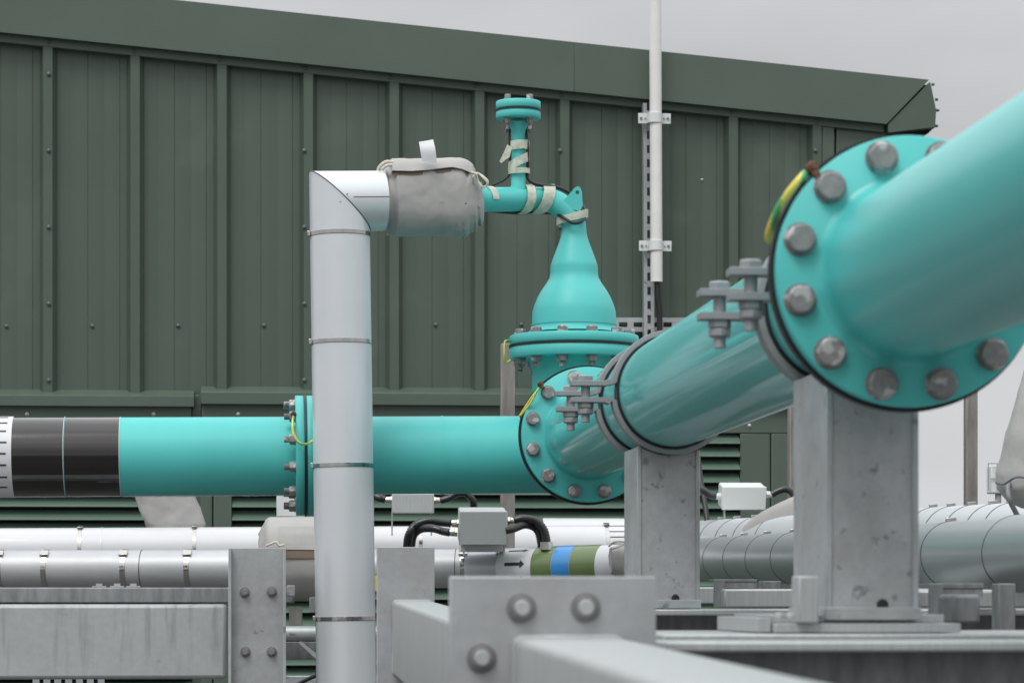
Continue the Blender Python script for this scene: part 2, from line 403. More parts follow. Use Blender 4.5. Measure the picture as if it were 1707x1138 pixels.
# ledge mouldings + lower panels
YL = YW-.05
for xa, xb in ((-500, 323.5), (334.5, 1480)):
    p0, p1 = PY(xa, 673, YL-.03), PY(xb, 656.5, YL-.03)
    b = MB(); b.prism([(p0.x, YL-.03, p0.z), (p0.x, YL-.03, p1.z-.008), (p0.x, YW, p1.z+.02), (p0.x, YW, p0.z)], (p1.x-p0.x, 0, 0))
    b.build('drip_ledge', M['wall2'], bld, bevel=.002)
zlow = PY(500, 673, YL).z+.004
lv_top = PY(500, 718, YL).z
def panel(xa, xb, za, zb, Y=YL, name='lower_panel', m='wall2', th=.05):
    return MB().bx((Xw(xa, Y), Y, za), (Xw(xb, Y), Y+th, zb)).build(name, M[m], bld, bevel=.003)
panel(-500, 319, lv_top, zlow); panel(336, 1480, lv_top, zlow)
panel(334, 354, 0, lv_top-.002, YL+.004); panel(356, 386, 0, lv_top-.003, YL-.012)
panel(319.5, 335.5, 0, zlow+.03, YL+.022, 'joint_strip', 'wall2', .02)
panel(1234, 1284, 0, lv_top-.002); panel(1286, 1322, 0, lv_top-.002, YL-.01); panel(1324, 1480, 0, lv_top-.002, YL+.002)
# louvres
def louvre(xa, xb):
    x0, x1 = Xw(xa, YL), Xw(xb, YL)
    fr = MB().bx((x0, YL+.034, .3), (x1, YL+.045, lv_top)).build('louvre_panel', M['dark'], bld)
    b = MB(); p = .0507; z = lv_top-.004
    while z > .35:
        b.prism([(x0, YL-.010, z-.030), (x0, YL-.012, z-.037), (x0, YL-.006, z-.037), (x0, YL+.030, z-.004), (x0, YL+.030, z+.002)], (x1-x0, 0, 0)); z -= p
    b.build('blade_set', M['louvre'], fr)
louvre(-500, 319); louvre(387, 1233)
# screws
def screwset(pts, Y, m, r=.0075, name='screw'):
    first = None
    for px, py in pts:
        loc = PY(px, py, Y)
        if first is None:
            first = MB().lathe(loc, (0, -1, 0), [(0, r*1.35), (.002, r*1.35), (.0025, r), (.007, r*.8), (.009, r*.3)], 12).build(name, m, bld, loc=loc)
        else: inst(first, loc, (0, 0, 0), bld)
pts = []
for rib, y0 in ((0, 124), (3, 124), (6, 124), (9, 124)):
    px = 81+rib*142
    for j in range(5):
        py = y0+j*127.5
        if py > 62+px*.103+45: pts.append((px+.5, py))
screwset(pts, YW-.040, M['screw'])
screwset([(82+142.2*k, verge(82+142*k, 8)) for k in range(10)], YW-.043, M['screw'], .0065)
screwset([(11+143*k, 544-k*.5) for k in range(7)], YW, M['screw'], .007)
screwset([(45, 690), (256, 690), (397, 690)], YL, M['screww'], .0055); screwset([(1249, 709)], YL, M['screww'], .0055)
screwset([(1170, 300)], YW+.001, M['screww'], .004)

# ------------------------------------------------------------------ slotted channels, pole
def slotted(name, label, A, B, w, dpt, pitch_, group=None):
    A = Vector(A); B = Vector(B); d = (B-A).normalized(); side = d.cross(EY).normalized(); n = int((B-A).length/pitch_)
    b = MB(); hw = w/2; sw = w*.17
    L_ = (B-A).length
    def plate(c, sd, along, thick=.0025): 
        R = Matrix((side, EY, d)).transposed()
        b.box(c, (sd, thick, along), R)
    for sgn in (-1, 1):
        plate(A+d*L_/2+side*sgn*(hw/2+sw/2), hw-sw, L_)
        R = Matrix((side, EY, d)).transposed()
        b.box(A+d*L_/2+side*sgn*(hw-.001)+EY*dpt/2, (.0022, dpt, L_), R)
    for k in range(n+1): plate(A+d*min(k*pitch_, L_-.01)+d*.004, sw*2+.001, pitch_*.42, .0022)
    o = b.build(name, M['galv']); tag(o, label, 'channel', group); return o
YC = YW-.10
slotted('slotted_channel', 'upright slotted galvanised channel running behind the white pole', PY(1082.5, 640, YC), PY(1081, 172, YC), .040, .04, .055, 'slotted channels on the green wall')
slotted('slotted_channel', 'level slotted galvanised channel crossing the upright one behind the green reducer', PY(1000, 541, YC+.045), PY(1180, 541, YC+.045), .055, .04, .058, 'slotted channels on the green wall')
YP = YC-.04
pt, pb = PY(1090, -420, YP), PY(1094.5, 470, YP)
pole = thing('white_pole', 'tall white plastic pole clipped upright in front of the green wall', 'pole', pb)
b = MB(); b.ring(pb, pt-pb, .0195, .0235, 0, (pt-pb).length, 32); b.build('tube', M['pole'], pole)
for py in (197, 409.5, -90):
    c = PY(1091.5+(py-197)*.006, py, YP); 
    b = MB(); b.box(c+Vector((-.045, .012, 0)), (.036, .005, .040)); b.box(c+Vector((.046, .012, 0)), (.036, .005, .040))
    b.lathe(c-EZ*.020, EZ, [(0, .0285), (.040, .0285)], 32)
    k = b.build('pipe_clip', M['boxw'], pole, bevel=.0015)
    for dx in (-.052, .052, -.036, .037):
        MB().hexa(c+Vector((dx, .0095, 0)), (0, -1, 0), .0055 if abs(dx) > .04 else .003, .006).build('clip_screw', M['bolt'], k)
c = MB().tube(spline([pb+EZ*.1, pb-EZ*.05+EX*.004, PY(1099, 520, YP), PY(1101, 600, YP), PY(1103, 700, YP)], 8), .0115, 14).build('black_cable', M['rubber'])
tag(c, 'black cable dropping out of the bottom of the white pole', 'cable')

# ------------------------------------------------------------------ timber posts
def tpost(px, ytop, D, wpx, label):
    a = P(px, ytop, D); w = mm(wpx, D)
    o = MB().bx((a.x-w/2, a.y-w/2, 0), (a.x+w/2, a.y+w/2, a.z)).build('timber_post', M['post'], bevel=.004)
    tag(o, label, 'post', 'weathered timber posts')
tpost(846, 573, 8.9, 23, 'weathered timber post standing left of the green reducer flange')
tpost(1325, 640, 9.6, 22, 'weathered timber post half hidden behind the near steel support')
tpost(1618, 640, 9.4, 20, 'weathered timber post standing against the sky at right')

# ------------------------------------------------------------------ teal pipework
RZ = CAMZ+.414; MX = .8125; RP = .1095
def Ys(D): return (D-MX*math.sin(YAW))/math.cos(YAW)
def headbolt(loc=(0, 0, 0), r=.0178, h=.0125, name='bolt_head'):
    b = MB(); b.lathe(Vector(loc), (0, -1, 0), [(0, r*1.12), (.0025, r*1.12)], 24); b.hexa(Vector(loc)-EY*.0022, (0, -1, 0), r, h, .55, seg=30); return b
PROTO = {}
def boltcircle(parent, c, axis, R, n, ph, kind, r=.0178, mater='bolt', skip=()):
    a, u, v = basis(axis)
    if abs(a.y) > .5: u, v = EX, EZ
    elif abs(a.z) > .5: u, v = EX, EY
    else: u, v = EY, EZ
    for k in range(n):
        if k in skip: continue
        th = math.radians(ph)+2*math.pi*k/n
        loc = Vector(c)+(u*math.cos(th)+v*math.sin(th))*R
        key = (kind, r)
        q = a.to_track_quat('Z', 'Y')
        if key not in PROTO:
            b = MB()
            if kind == 'bolt':
                b.lathe((0, 0, 0), EZ, [(0, r*1.10), (.0025, r*1.10)], 24); b.hexa((0, 0, .0022), EZ, r, .0125, .6, seg=30)
            elif kind == 'hex':
                b.lathe((0, 0, 0), EZ, [(0, r*1.12), (.0022, r*1.12)], 24); b.hexa((0, 0, .0020), EZ, r, .013, .1, seg=24)
            else:   # nut on stud
                b.lathe((0, 0, 0), EZ, [(0, r*1.12), (.0022, r*1.12)], 24); b.hexa((0, 0, .0020), EZ, r, .015, .1, seg=24)
                pr = [(.0165, r*.6)]
                for j in range(9): pr += [(.017+j*.0016, r*.6), (.0178+j*.0016, r*.54)]
                b.lathe((0, 0, 0), EZ, pr, 20)
            me_o = b.build('bolt' if kind != 'nut' else 'nut', M[mater], None, loc=(0, 0, 0)); PROTO[key] = me_o.data
            bpy.data.objects.remove(me_o)
        o = bpy.data.objects.new('bolt' if kind != 'nut' else 'nut', PROTO[key]); COL.objects.link(o); o.parent = parent
        o.location = loc-wloc(parent); e_ = q.to_euler(); o.rotation_mode = 'QUATERNION'
        from mathutils import Quaternion
        o.rotation_quaternion = q @ Quaternion((0, 0, 1), random.uniform(0, 1.0) if kind != 'nut' else random.uniform(0, .5))
def flange(parent, c, axis, R, th, rin, m='teal', name='flange'):
    # front face at c, thickness th against the axis
    b = MB(); b.lathe(Vector(c)-Vector(axis).normalized()*th, axis, [(0, R-.0015), (.0015, R), (th-.0015, R), (th, R-.0015)], 96)
    return b.build(name, M[m], parent, angle=50)

# --- header, left spool
DT = 7.5
TC = P(957, 757, DT); YH = TC.y; RH = mm(64.2, DT)
hl = PY(-260, 765, YH); hr = PY(492, 760, YH)
hd = (PY(957, 757, YH)-PY(0, 761.5, YH)).normalized()
spool = thing('header_pipe', 'teal header pipe at left with glossy black tape bands and a barred white sleeve', 'pipe', hl)
pL = lambda px: PY(px, 761.5-4.5*px/957, YH)
MB().cyl(pL(-260), pL(494), RH, 96).build('pipe', M['teal'], spool)
for xa, xb in ((24, 109.5), (111, 201)):
    MB().ring(pL(xa), hd, RH, RH+.0022, 0, (pL(xb)-pL(xa)).length, 96).build('black_band', M['blacktape'], spool)
MB().ring(pL(109), hd, RH, RH+.0025, 0, .0010, 96).build('band_edge', M['tagw'], spool)
MB().ring(pL(200.5), hd, RH, RH+.0012, 0, .0022, 96).build('band_edge', M['tagw'], spool)
slv = MB().ring(pL(-260), hd, RH, RH+.0035, 0, (pL(24.5)-pL(-260)).length, 96).build('white_sleeve', M['cladwhite'], spool)
A_, B_ = pL(-260), pL(494); L17 = (pL(17)-A_).length
b = MB()
for an in (18, 37, 54, 72, 88, 104, 122, 140, -2, -20):
    b.patch(A_, B_, RH+.0036, L17-.40, L17-random.uniform(0, .004), an-1.1, an+1.1, 3)
b.build('bar_marks', M['ink'], slv)
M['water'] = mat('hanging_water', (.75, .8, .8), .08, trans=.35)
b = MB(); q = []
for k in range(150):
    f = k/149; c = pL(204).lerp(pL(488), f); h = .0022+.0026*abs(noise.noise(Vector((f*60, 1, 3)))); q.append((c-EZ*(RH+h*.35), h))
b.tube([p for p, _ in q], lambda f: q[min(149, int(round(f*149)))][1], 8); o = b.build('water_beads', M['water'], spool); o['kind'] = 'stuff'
RF = mm(99.6, DT-.04)
fl = flange(spool, pL(507), hd, RF, (pL(507)-pL(492.5)).length, 0)
boltcircle(fl, pL(492.5), -hd, RF*.865, 12, 15, 'nut', .0145)
MB().ring(pL(507), hd, RH, RF+.003, .0001, .0050, 96).build('gasket', M['rubber'], spool)
# --- tee spool
tee = thing('tee_fitting', 'teal pipe tee joining the level header, the reducer above and the pipe coming forward', 'pipe fitting', TC)
b = MB(); b.cyl(pL(520), TC, RH, 96)
b.lathe(TC-hd*.02, hd, [(0, RH), (.05, RH*1.05), (.11, RH*1.05), (.15, RH*.95), (.18, RH*.7), (.195, RH*.3), (.2, .001)], 72)
b.build('header_run', M['teal'], tee)
MB().ring(pL(735), hd, RH-.001, RH+.0012, 0, .006, 96).build('weld_seam', M['teal'], tee)
fl = flange(tee, pL(521.5), hd, RF, (pL(521.5)-pL(510.8)).length, 0)
boltcircle(fl, pL(521.5), hd, RF*.865, 12, 15, 'hex', .0145)
VX = P(957, 600, DT)          # vertical branch
zf = P(957, 598.5, DT).z; RV = mm(70, DT); RVF = mm(107.5, DT)
b = MB(); b.lathe(Vector((TC.x, TC.y, TC.z)), EZ, [(0, RV), (zf-TC.z-.035, RV), (zf-TC.z-.01, RV*1.06), (zf-TC.z, RV*1.12)], 80); b.build('upright_neck', M['teal'], tee)
tg = (P(957, 578, DT).z)      # gasket height
ft = flange(tee, (TC.x, TC.y, tg-.003), EZ, RVF, (tg-.003)-zf, 0, name='upright_flange')
boltcircle(ft, (TC.x, TC.y, zf), -EZ, RVF*.87, 12, 12, 'nut', .0150)
# forward branch
YF1 = Ys(7.10); tfl = .026; gth = .016
b = MB(); b.lathe((MX, TC.y+.02, RZ-.012), (0, -1, 0), [(0, RP), (TC.y-YF1-.10, RP), (TC.y-YF1-.07, RP*1.12), (TC.y-YF1, RP*1.15)], 80)
b.build('forward_neck', M['teal'], tee)
flange(tee, (MX, YF1+tfl+gth, RZ), (0, -1, 0), .163, .024, 0, name='forward_flange')
MB().ring((MX, YF1+tfl, RZ), EY, .10, .1762, 0, gth, 96).build('gasket', M['rubber'], tee)

# --- main pipe spool between the two big flanges
def wneck(Yf, sgn, rr=RP):  # sgn -1: neck rises towards camera
    return [(0, rr+.007), (.003, rr+.003), (.007, rr+.0008), (.012, rr)]
YF2 = Ys(3.56)
mp_ = thing('main_pipe', 'glossy teal pipe rising towards the viewer between the tee and the big near flange', 'pipe', (MX, YF1, RZ))
Lm = YF1-(YF2+tfl+gth+.022)
b = MB(); b.lathe((MX, YF1, RZ), (0, -1, 0), wneck(0, 1)+[(Lm-.01, RP), (Lm, RP)], 128); b.build('pipe', M['tealgloss'], mp_)
fm = flange(mp_, (MX, YF1, RZ), (0, -1, 0), .1705, tfl, 0, 'teal')
boltcircle(fm, (MX, YF1, RZ), (0, -1, 0), .1475, 12, 15, 'bolt', .0165)
flange(mp_, (MX, YF2+tfl+gth, RZ), (0, -1, 0), .166, .022, 0, 'tealgloss', name='far_side_flange')
MB().ring((MX, YF2+tfl, RZ), EY, .10, .1762, 0, gth, 96).build('gasket', M['rubber'], mp_)
# --- near pipe spool
np_ = thing('near_pipe', 'large teal pipe with a bolted flange closest to the viewer, leaving at upper right', 'pipe', (MX, YF2, RZ))
b = MB(); b.lathe((MX, YF2, RZ), (0, -1, 0), [(0, RP+.012), (.003, RP+.007), (.008, RP+.003), (.016, RP+.0006), (.024, RP), (.07, RP), (.2, RP), (4.6, RP)], 128); b.build('pipe', M['tealsatin'], np_)
fn_ = flange(np_, (MX, YF2, RZ), (0, -1, 0), .1712, tfl, 0, 'teal')
boltcircle(fn_, (MX, YF2, RZ), (0, -1, 0), .1475, 12, 15, 'bolt', .0192)

# --- reducer with vent
red = thing('reducer_pipe', 'teal bottle shaped reducer topped by a small elbow and an upright vent stub', 'pipe fitting', (TC.x, TC.y, tg))
def zpx(py): return P(957, py, DT).z
pr = [(555, 78), (551, 73), (547, 70.5), (540, 70.2), (520, 69.6), (508, 66), (496, 61), (485, 55), (472, 46), (463, 41), (455, 39.6), (447, 39.6), (441, 38.8), (438, 37.8), (430, 35), (418, 30.5), (405, 25.5), (396, 22.5), (388, 20.8), (376, 20)]
b = MB(); b.lathe((TC.x, TC.y, zpx(555)), EZ, [(zpx(y)-zpx(555), mm(h, DT)) for y, h in pr], 96); b.build('reducer', M['teal'], red, angle=60)
MB().ring((TC.x, TC.y, zpx(543)), EZ, mm(69, DT), mm(71.2, DT), 0, .004, 96).build('weld_seam', M['teal'], red)
fr_ = flange(red, (TC.x, TC.y, zpx(560.5)), EZ, RVF, zpx(560.5)-(tg+.003), 0)
boltcircle(fr_, (TC.x, TC.y, zpx(560.5)), EZ, RVF*.87, 12, 12, 'hex', .0150)
MB().lathe((TC.x, TC.y, tg-.003), EZ, [(0, RVF+.002), (.006, RVF+.002)], 96).build('gasket', M['rubber'], red)
RS = mm(20.2, DT)
top = Vector((TC.x, TC.y, zpx(378))); e_end = P(786, 333, 7.38)
arc = []
arc = spline([P(957, 384, DT), P(956, 373, DT), P(950, 359.5, DT), P(938.5, 346.5, DT), P(922, 336, DT), P(904, 332.5, DT), P(884, 332.3, 7.48)], 5)
path = [top-EZ*.03]+arc+[P(864, 332.3, 7.455), e_end]
MB().tube(path, RS, 40).build('elbow_pipe', M['teal'], red, angle=40)
VC = P(864, 330, 7.455); DV = 7.455
vtop = P(864, 204, DV)
b = MB(); b.lathe((VC.x, VC.y, VC.z-.01), EZ, [(0, mm(12.3, DV)), (.01+mm(17, DV), mm(14, DV)), (.01+mm(21, DV), mm(12.2, DV)), (vtop.z-VC.z-.012, mm(12, DV)), (vtop.z-VC.z+.008, mm(17, DV))], 40); b.build('vent_stub', M['teal'], red)
def vz(py): return P(864, py, DV).z
f1 = flange(red, (VC.x, VC.y, vz(186)), EZ, mm(37.3, DV), vz(186)-vz(199), 0, name='vent_flange')
boltcircle(f1, (VC.x, VC.y, vz(199)), -EZ, mm(26, DV), 4, 42, 'nut', .0088)
MB().lathe((VC.x, VC.y, vz(186.5)), EZ, [(0, mm(38.5, DV)), (.0045, mm(38.5, DV))], 64).build('gasket', M['rubber'], red)
f2 = flange(red, (VC.x, VC.y, vz(170)), EZ, mm(37.3, DV), vz(170)-vz(183.3), 0, name='blind_flange')
boltcircle(f2, (VC.x, VC.y, vz(170)), EZ, mm(26, DV), 4, 42, 'hex', .0088)
# lifting lug
lp = [(938, 336), (958, 313), (963, 310.5), (967, 312), (970, 319), (971.5, 343), (966, 352), (950, 348)]
b = MB()
hole = [(962.5+3.6*math.cos(a*math.pi/4), 320.5+3.6*math.sin(a*math.pi/4)) for a in range(8)]
poly = [P(x, y, DT-.030) for x, y in lp]; hp = [P(x, y, DT-.030) for x, y in hole]
bm = bmesh.new(); 
ev = [bm.verts.new(p) for p in poly]; hv = [bm.verts.new(p) for p in hp]
es = [bm.edges.new((ev[i], ev[(i+1) % len(ev)])) for i in range(len(ev))]+[bm.edges.new((hv[i], hv[(i+1) % 8])) for i in range(8)]
r_ = bmesh.ops.triangle_fill(bm, use_beauty=True, edges=es)
fs_ = [f for f in r_['geom'] if isinstance(f, bmesh.types.BMFace)]
ex = bmesh.ops.extrude_face_region(bm, geom=fs_)
for v in [q for q in ex['geom'] if isinstance(q, bmesh.types.BMVert)]: v.co += EY*.010
bm.verts.index_update(); b.add([v.co.copy() for v in bm.verts], [tuple(v.index for v in f.verts) for f in bm.faces]); bm.free()
b.build('lifting_lug', M['teal'], red)
# masking tape wraps
A1, B1 = e_end, P(864, 332.3, 7.455)
A2, B2 = P(864, 332.3, 7.455), P(913, 332.2, DT)
def tape(A, B, r, t0, t1, a0, a1, skew, label, wr=.0015):
    b = MB().patch(A, B, r+.0018, t0, t1, a0, a1, 16, .0012, skew=skew, nt=5); b.wrinkle(wr, 55, random.random()*9)
    o = b.build('masking_tape', M['mtape'], angle=80); tag(o, label, 'tape', 'masking tape strips on the reducer pipe'); return o
tape(A1, B1, RS, mm(26, 7.4), mm(38, 7.4), -15, 95, mm(3, 7.4), 'short torn strip of masking tape beside the grey jacket')
tape(A2, B2, RS+.004, mm(14, 7.4), mm(30, 7.4), -20, 185, -mm(18, 7.4), 'broad slanting masking tape wrap just right of the vent stub')
tape(A2, B2, RS+.004, mm(52, 7.4), mm(75, 7.4), -25, 190, -mm(34, 7.4), 'wide crumpled masking tape wrap where the pipe starts to bend down')
# tape at the base of the elbow (on vertical axis)
def vtape(c, r, h, skew, label, a0=0, a1=360, n=28, wr=.0015, flare=0):
    b = MB(); vs = []; fs = []
    m_ = 4
    for rr in (r+.002, r+.0034):
        for i in range(m_):
            for k in range(n+1):
                an = math.radians(a0+(a1-a0)*k/n)
                f = k/n
                vs.append(Vector(c)+EZ*(h*(i/(m_-1)-.5)+skew*math.cos(an))+Vector((math.cos(an), -math.sin(an), 0))*(rr+flare*max(0, -math.cos(an))))
    q = (n+1)*m_
    for i in range(m_-1):
        for k in range(n):
            a = i*(n+1)+k; fs += [(a, a+1, a+n+2, a+n+1), (a+q, a+n+1+q, a+n+2+q, a+1+q)]
    for k in range(n):
        fs += [(k, k+q, k+1+q, k+1), (q-n-1+k, q-n+k, 2*q-n+k, 2*q-n-1+k)]
    for a in (0, n):
        for i in range(m_-1): fs.append((i*(n+1)+a, (i+1)*(n+1)+a, (i+1)*(n+1)+a+q, i*(n+1)+a+q))
    b.add(vs, fs); b.wrinkle(wr, 60, random.random()*9)
    o = b.build('masking_tape', M['mtape'], angle=80); tag(o, label, 'tape', 'masking tape strips on the reducer pipe'); return o
vtape(P(956, 363, DT), RS+.004, mm(13, DT), mm(7, DT), 'creased masking tape band round the top of the reducer neck', 0, 360, flare=.006)
vtape(P(865, 286, DV), mm(16, DV), mm(9, DV), .001, 'narrow masking tape band low on the vent stub')
vtape(P(865, 270, DV), mm(15.5, DV), mm(16, DV), mm(9, DV), 'slanting see-through tape wrap halfway up the vent stub')
vtape(P(865, 243, DV), mm(15, DV), mm(15, DV), mm(1, DV), 'short masking tape piece high on the vent stub', -50, 150)
b = MB(); q = [P(x, y, DV-.03) for x, y in ((846, 240), (853, 246), (850, 262), (843, 265), (836, 272), (832.5, 269), (840, 254))]
b.prism(q, (0, .0015, 0)); b.wrinkle(.002, 40); tag(b.build('masking_tape', M['mtape']), 'loose end of masking tape dangling left of the vent stub', 'tape', 'masking tape strips on the reducer pipe')
# black bonding cable taped along it
b = MB()
b.tube(spline([P(850, 210, DV+.01), P(849, 228, DV), P(850, 255, DV-.005), P(850, 285, DV), P(844, 297, DV), P(830, 305, DV), P(812, 312, DV)], 8), .0032, 10)
o = b.build('bonding_cable', M['rubber']); tag(o, 'thin black cable taped to the left side of the vent stub', 'cable')
b = MB()
b.tube(spline([P(877, 210, DV+.01), P(879, 235, DV-.01), P(880, 270, DV-.01), P(879, 293, DV), P(886, 304, DV), P(903, 309, 7.47), P(925, 311, DT-.01), P(946, 320, DT+.02), P(967, 335, DT+.03), P(976, 352, DT+.015), P(972, 367, DT-.03), P(956, 372, DT-.05), P(938, 362, DT-.04), P(924, 356, DT), P(900, 354.5, DT), P(860, 355, DV), P(815, 351, DV)], 8), .0042, 10)
o = b.build('bonding_cable', M['rubber']); tag(o, 'black cable running down the vent stub and looping round the reducer neck', 'cable')

# earth bonds
def earth(pts, label, r=.0045, n=8):
    return tag(MB().tube(spline(pts, n), r, 10, 0, 1).build('earth_cable', [M['yel'], M['gre']]), label, 'cable', 'yellow and green earth cables')
D0 = proj(pL(490))[2]
earth([P(489, 694, D0-.13), P(488, 705, D0-.17), P(489, 722, D0-.18), P(497, 736, D0-.18), P(508, 740, D0-.18), P(520, 735, D0-.18), P(532, 722, D0-.17)], 'yellow green earth cable looping under the left header flange bolts', .0033)
D1 = 7.08
earth([P(902, 646, D1), P(895, 652, D1-.01), P(884, 672, D1), P(868, 692, D1+.02)], 'twin yellow green earth cable hooked over the tee flange edge', .0028)
earth([P(899, 645, D1+.02), P(888, 660, D1+.01), P(876, 678, D1+.02), P(866, 694, D1+.04)], 'thin second earth cable beside the tee flange rim', .0028)
earth([P(850, 567, DT-.03), P(842, 570, DT-.05), P(841, 590, DT-.05), P(843, 604, DT-.03), P(852, 600, DT-.03)], 'short yellow green earth cable across the left rim of the reducer flange', .0033)
D2 = 3.56
earth([P(1346, 286, D2), P(1330, 302, D2-.01), P(1305, 335, D2), P(1287, 372, D2+.03), P(1281, 398, D2+.06), P(1296, 402, D2+.1)], 'thick yellow green earth cable curving along the big near flange rim', .0048, 14)
def lug(px, py, D, sc, dx, dy, label):
    b = MB(); c = P(px, py, D)
    b.tube([c, P(px+dx*.5, py+dy*.5, D-.004), P(px+dx, py+dy, D-.006)], .0045*sc, 10)
    b.lathe(c, (.3, -1, .3), [(-.004, .007*sc), (.004, .007*sc), (.009, .004*sc)], 12)
    tag(b.build('cable_lug', M['rust']), label, 'cable lug', 'rusty earth cable lugs')
lug(1353, 281, D2-.004, 1.25, 11, 14, 'rusty earth lug beside an upper bolt of the big near flange')
lug(901, 640, D1-.004, 1.1, 5, 7, 'rusty earth lug on the upper left of the tee flange')
lug(489, 690, D0-.12, 1.0, -1, 6, 'rusty earth lug on a nut of the left header flange')
b = MB(); b.tube([P(1351, 286, D2+.002), P(1339, 296, D2+.002)], .0075, 12); tag(b.build('cable_ferrule', M['galv']), 'grey crimped cable end beside the rusty lug on the near flange', 'cable lug')

# ------------------------------------------------------------------ pipe clamps
def clamp(D, label):
    Y = Ys(D); c = Vector((MX, Y, RZ)); hw = .019
    root = thing('pipe_clamp', label, 'clamp', (MX, Y, RZ-.13), 'two bolt clamps round the teal pipe')
    MB().ring(c, EY, RP, RP+.0045, -hw-.004, hw+.004, 128).build('rubber_liner', M['rubber'], root)
    st = MB()
    for s_, g_ in ((1, .0115), (-1, .0115)):
        # half ring with a bent ear
        r0, r1 = RP+.005, RP+.0150; ri = []; n = 48
        a0 = math.asin((g_+.006)/r0)
        pts_o = []; pts_i = []
        for k in range(n+1):
            a = a0+(math.pi-2*a0+ (a0-.03))*k/n   # from left ear over the far side
            x, z = -math.cos(a), s_*math.sin(a)
            pts_o.append((x*r1, z*r1)); pts_i.append((x*r0, z*r0))
        ear_o = [(-r1-.080, s_*(g_+.010)), (-r1-.014, s_*(g_+.010)), (-r1-.004, s_*(g_+.014))]
        ear_i = [(-r1-.080, s_*g_), (-r1-.010, s_*g_), (-r1+.004, s_*(g_+.003))]
        O = ear_o+pts_o; I = ear_i+pts_i; m_ = len(O)
        vs = [c+Vector((x, y, z)) for y in (-hw, hw) for (x, z) in O+I]
        fs = []
        for k in range(m_-1):
            fs += [(k, k+1, m_+k+1, m_+k), (2*m_+k, 3*m_+k, 3*m_+k+1, 2*m_+k+1), (k, 2*m_+k, 2*m_+k+1, k+1), (m_+k, m_+k+1, 3*m_+k+1, 3*m_+k)]
        fs += [(0, m_, 3*m_, 2*m_), (m_-1, 3*m_-1, 4*m_-1, 2*m_-1)]
        MB().add(vs, fs).build('half_strap', M['galvclean'], root, bevel=.0012, angle=40)
    bc = c+Vector((-RP-.015-.050, 0, 0)); 
    b = MB(); b.hexa(bc+EZ*.0216, EZ, .0165, .0115, .1, rot=.3)
    pr = [(0, .0080)]
    for j in range(7): pr += [(.001+j*.0024, .0091), (.0021+j*.0024, .0083)]
    b.lathe(bc-EZ*.061, EZ, pr+[(.020, .0091), (.082, .0091)], 20)
    b.hexa(bc-EZ*.0216, -EZ, .0168, .012, .1, rot=.5); b.hexa(bc-EZ*.0340, -EZ, .0168, .0115, .1, rot=.1)
    b.build('clamp_bolt', M['galvclean'], root, bevel=.0008)
clamp(5.655, 'front strap clamp on the middle support of the teal pipe')
clamp(5.93, 'rear strap clamp on the middle support of the teal pipe')
clamp(3.735, 'front strap clamp right behind the big near flange')
clamp(3.99, 'rear strap clamp behind the big near flange, lower bolt showing left')

# ------------------------------------------------------------------ supports
def support(D0_, D1_, xl, xr, zb, label, base=True):
    Ya, Yb = Ys(D0_), Ys(D1_)
    xa, xb = P(xl, 800, D0_).x, P(xr, 800, D0_).x
    root = thing('pipe_support', label, 'support', ((xa+xb)/2, (Ya+Yb)/2, zb), 'galvanised supports under the teal pipe')
    R = RP+.0165
    arc_ = []
    n = 14; l_, r_ = xa-MX, xb-MX
    for k in range(n+1):
        x = l_+(r_-l_)*k/n; arc_.append((MX+x, -math.sqrt(max(R*R-x*x, .001))+RZ))
    for Y, nm in ((Ya, 'front_web'), (Yb-.008, 'rear_web')):
        b = MB(); b.prism([(xa, Y, zb+.012), (xb, Y, zb+.012)]+[(x, Y, z) for x, z in arc_[::-1]], (0, .008, 0)); b.build(nm, M['galvscuff'], root, bevel=.0012, angle=30)
    b = MB()
    b.bx((xa-.0025, Ya-.003, zb+.012), (xa+.006, Yb+.003, arc_[0][1]-.002)); b.build('side_flange', M['galv'], root, bevel=.0015)
    b = MB(); b.bx((xb-.006, Ya-.003, zb+.012), (xb+.0025, Yb+.003, arc_[-1][1]-.002)); b.build('side_flange', M['galv'], root, bevel=.0015)
    b = MB(); b.bx((xa-.006, Ya-.016, zb), (xb+.003, Yb+.02, zb+.0165)); b.build('foot_plate', M['galv'], root, bevel=.001)
    # drain hole and its rusty lip
    b = MB(); b.lathe(P(0, 0, 1)*0+Vector(((xa+xb)/2+.014, Ya-.0015, zb+.020)), (0, -1, 0), [(0, .008), (.0012, .007)], 16); b.build('drain_hole', M['rubber'], root)
    return root, xa, xb, Ya, Yb
s1 = support(5.66, 5.86, 1063.5, 1165, P(1100, 1013, 5.64).z, 'slimmer looking middle galvanised support under the teal pipe')
s2 = support(3.75, 3.975, 1378, 1529, P(1450, 1032.5, 3.75).z, 'tall galvanised support with scuffed face beneath the near flange')
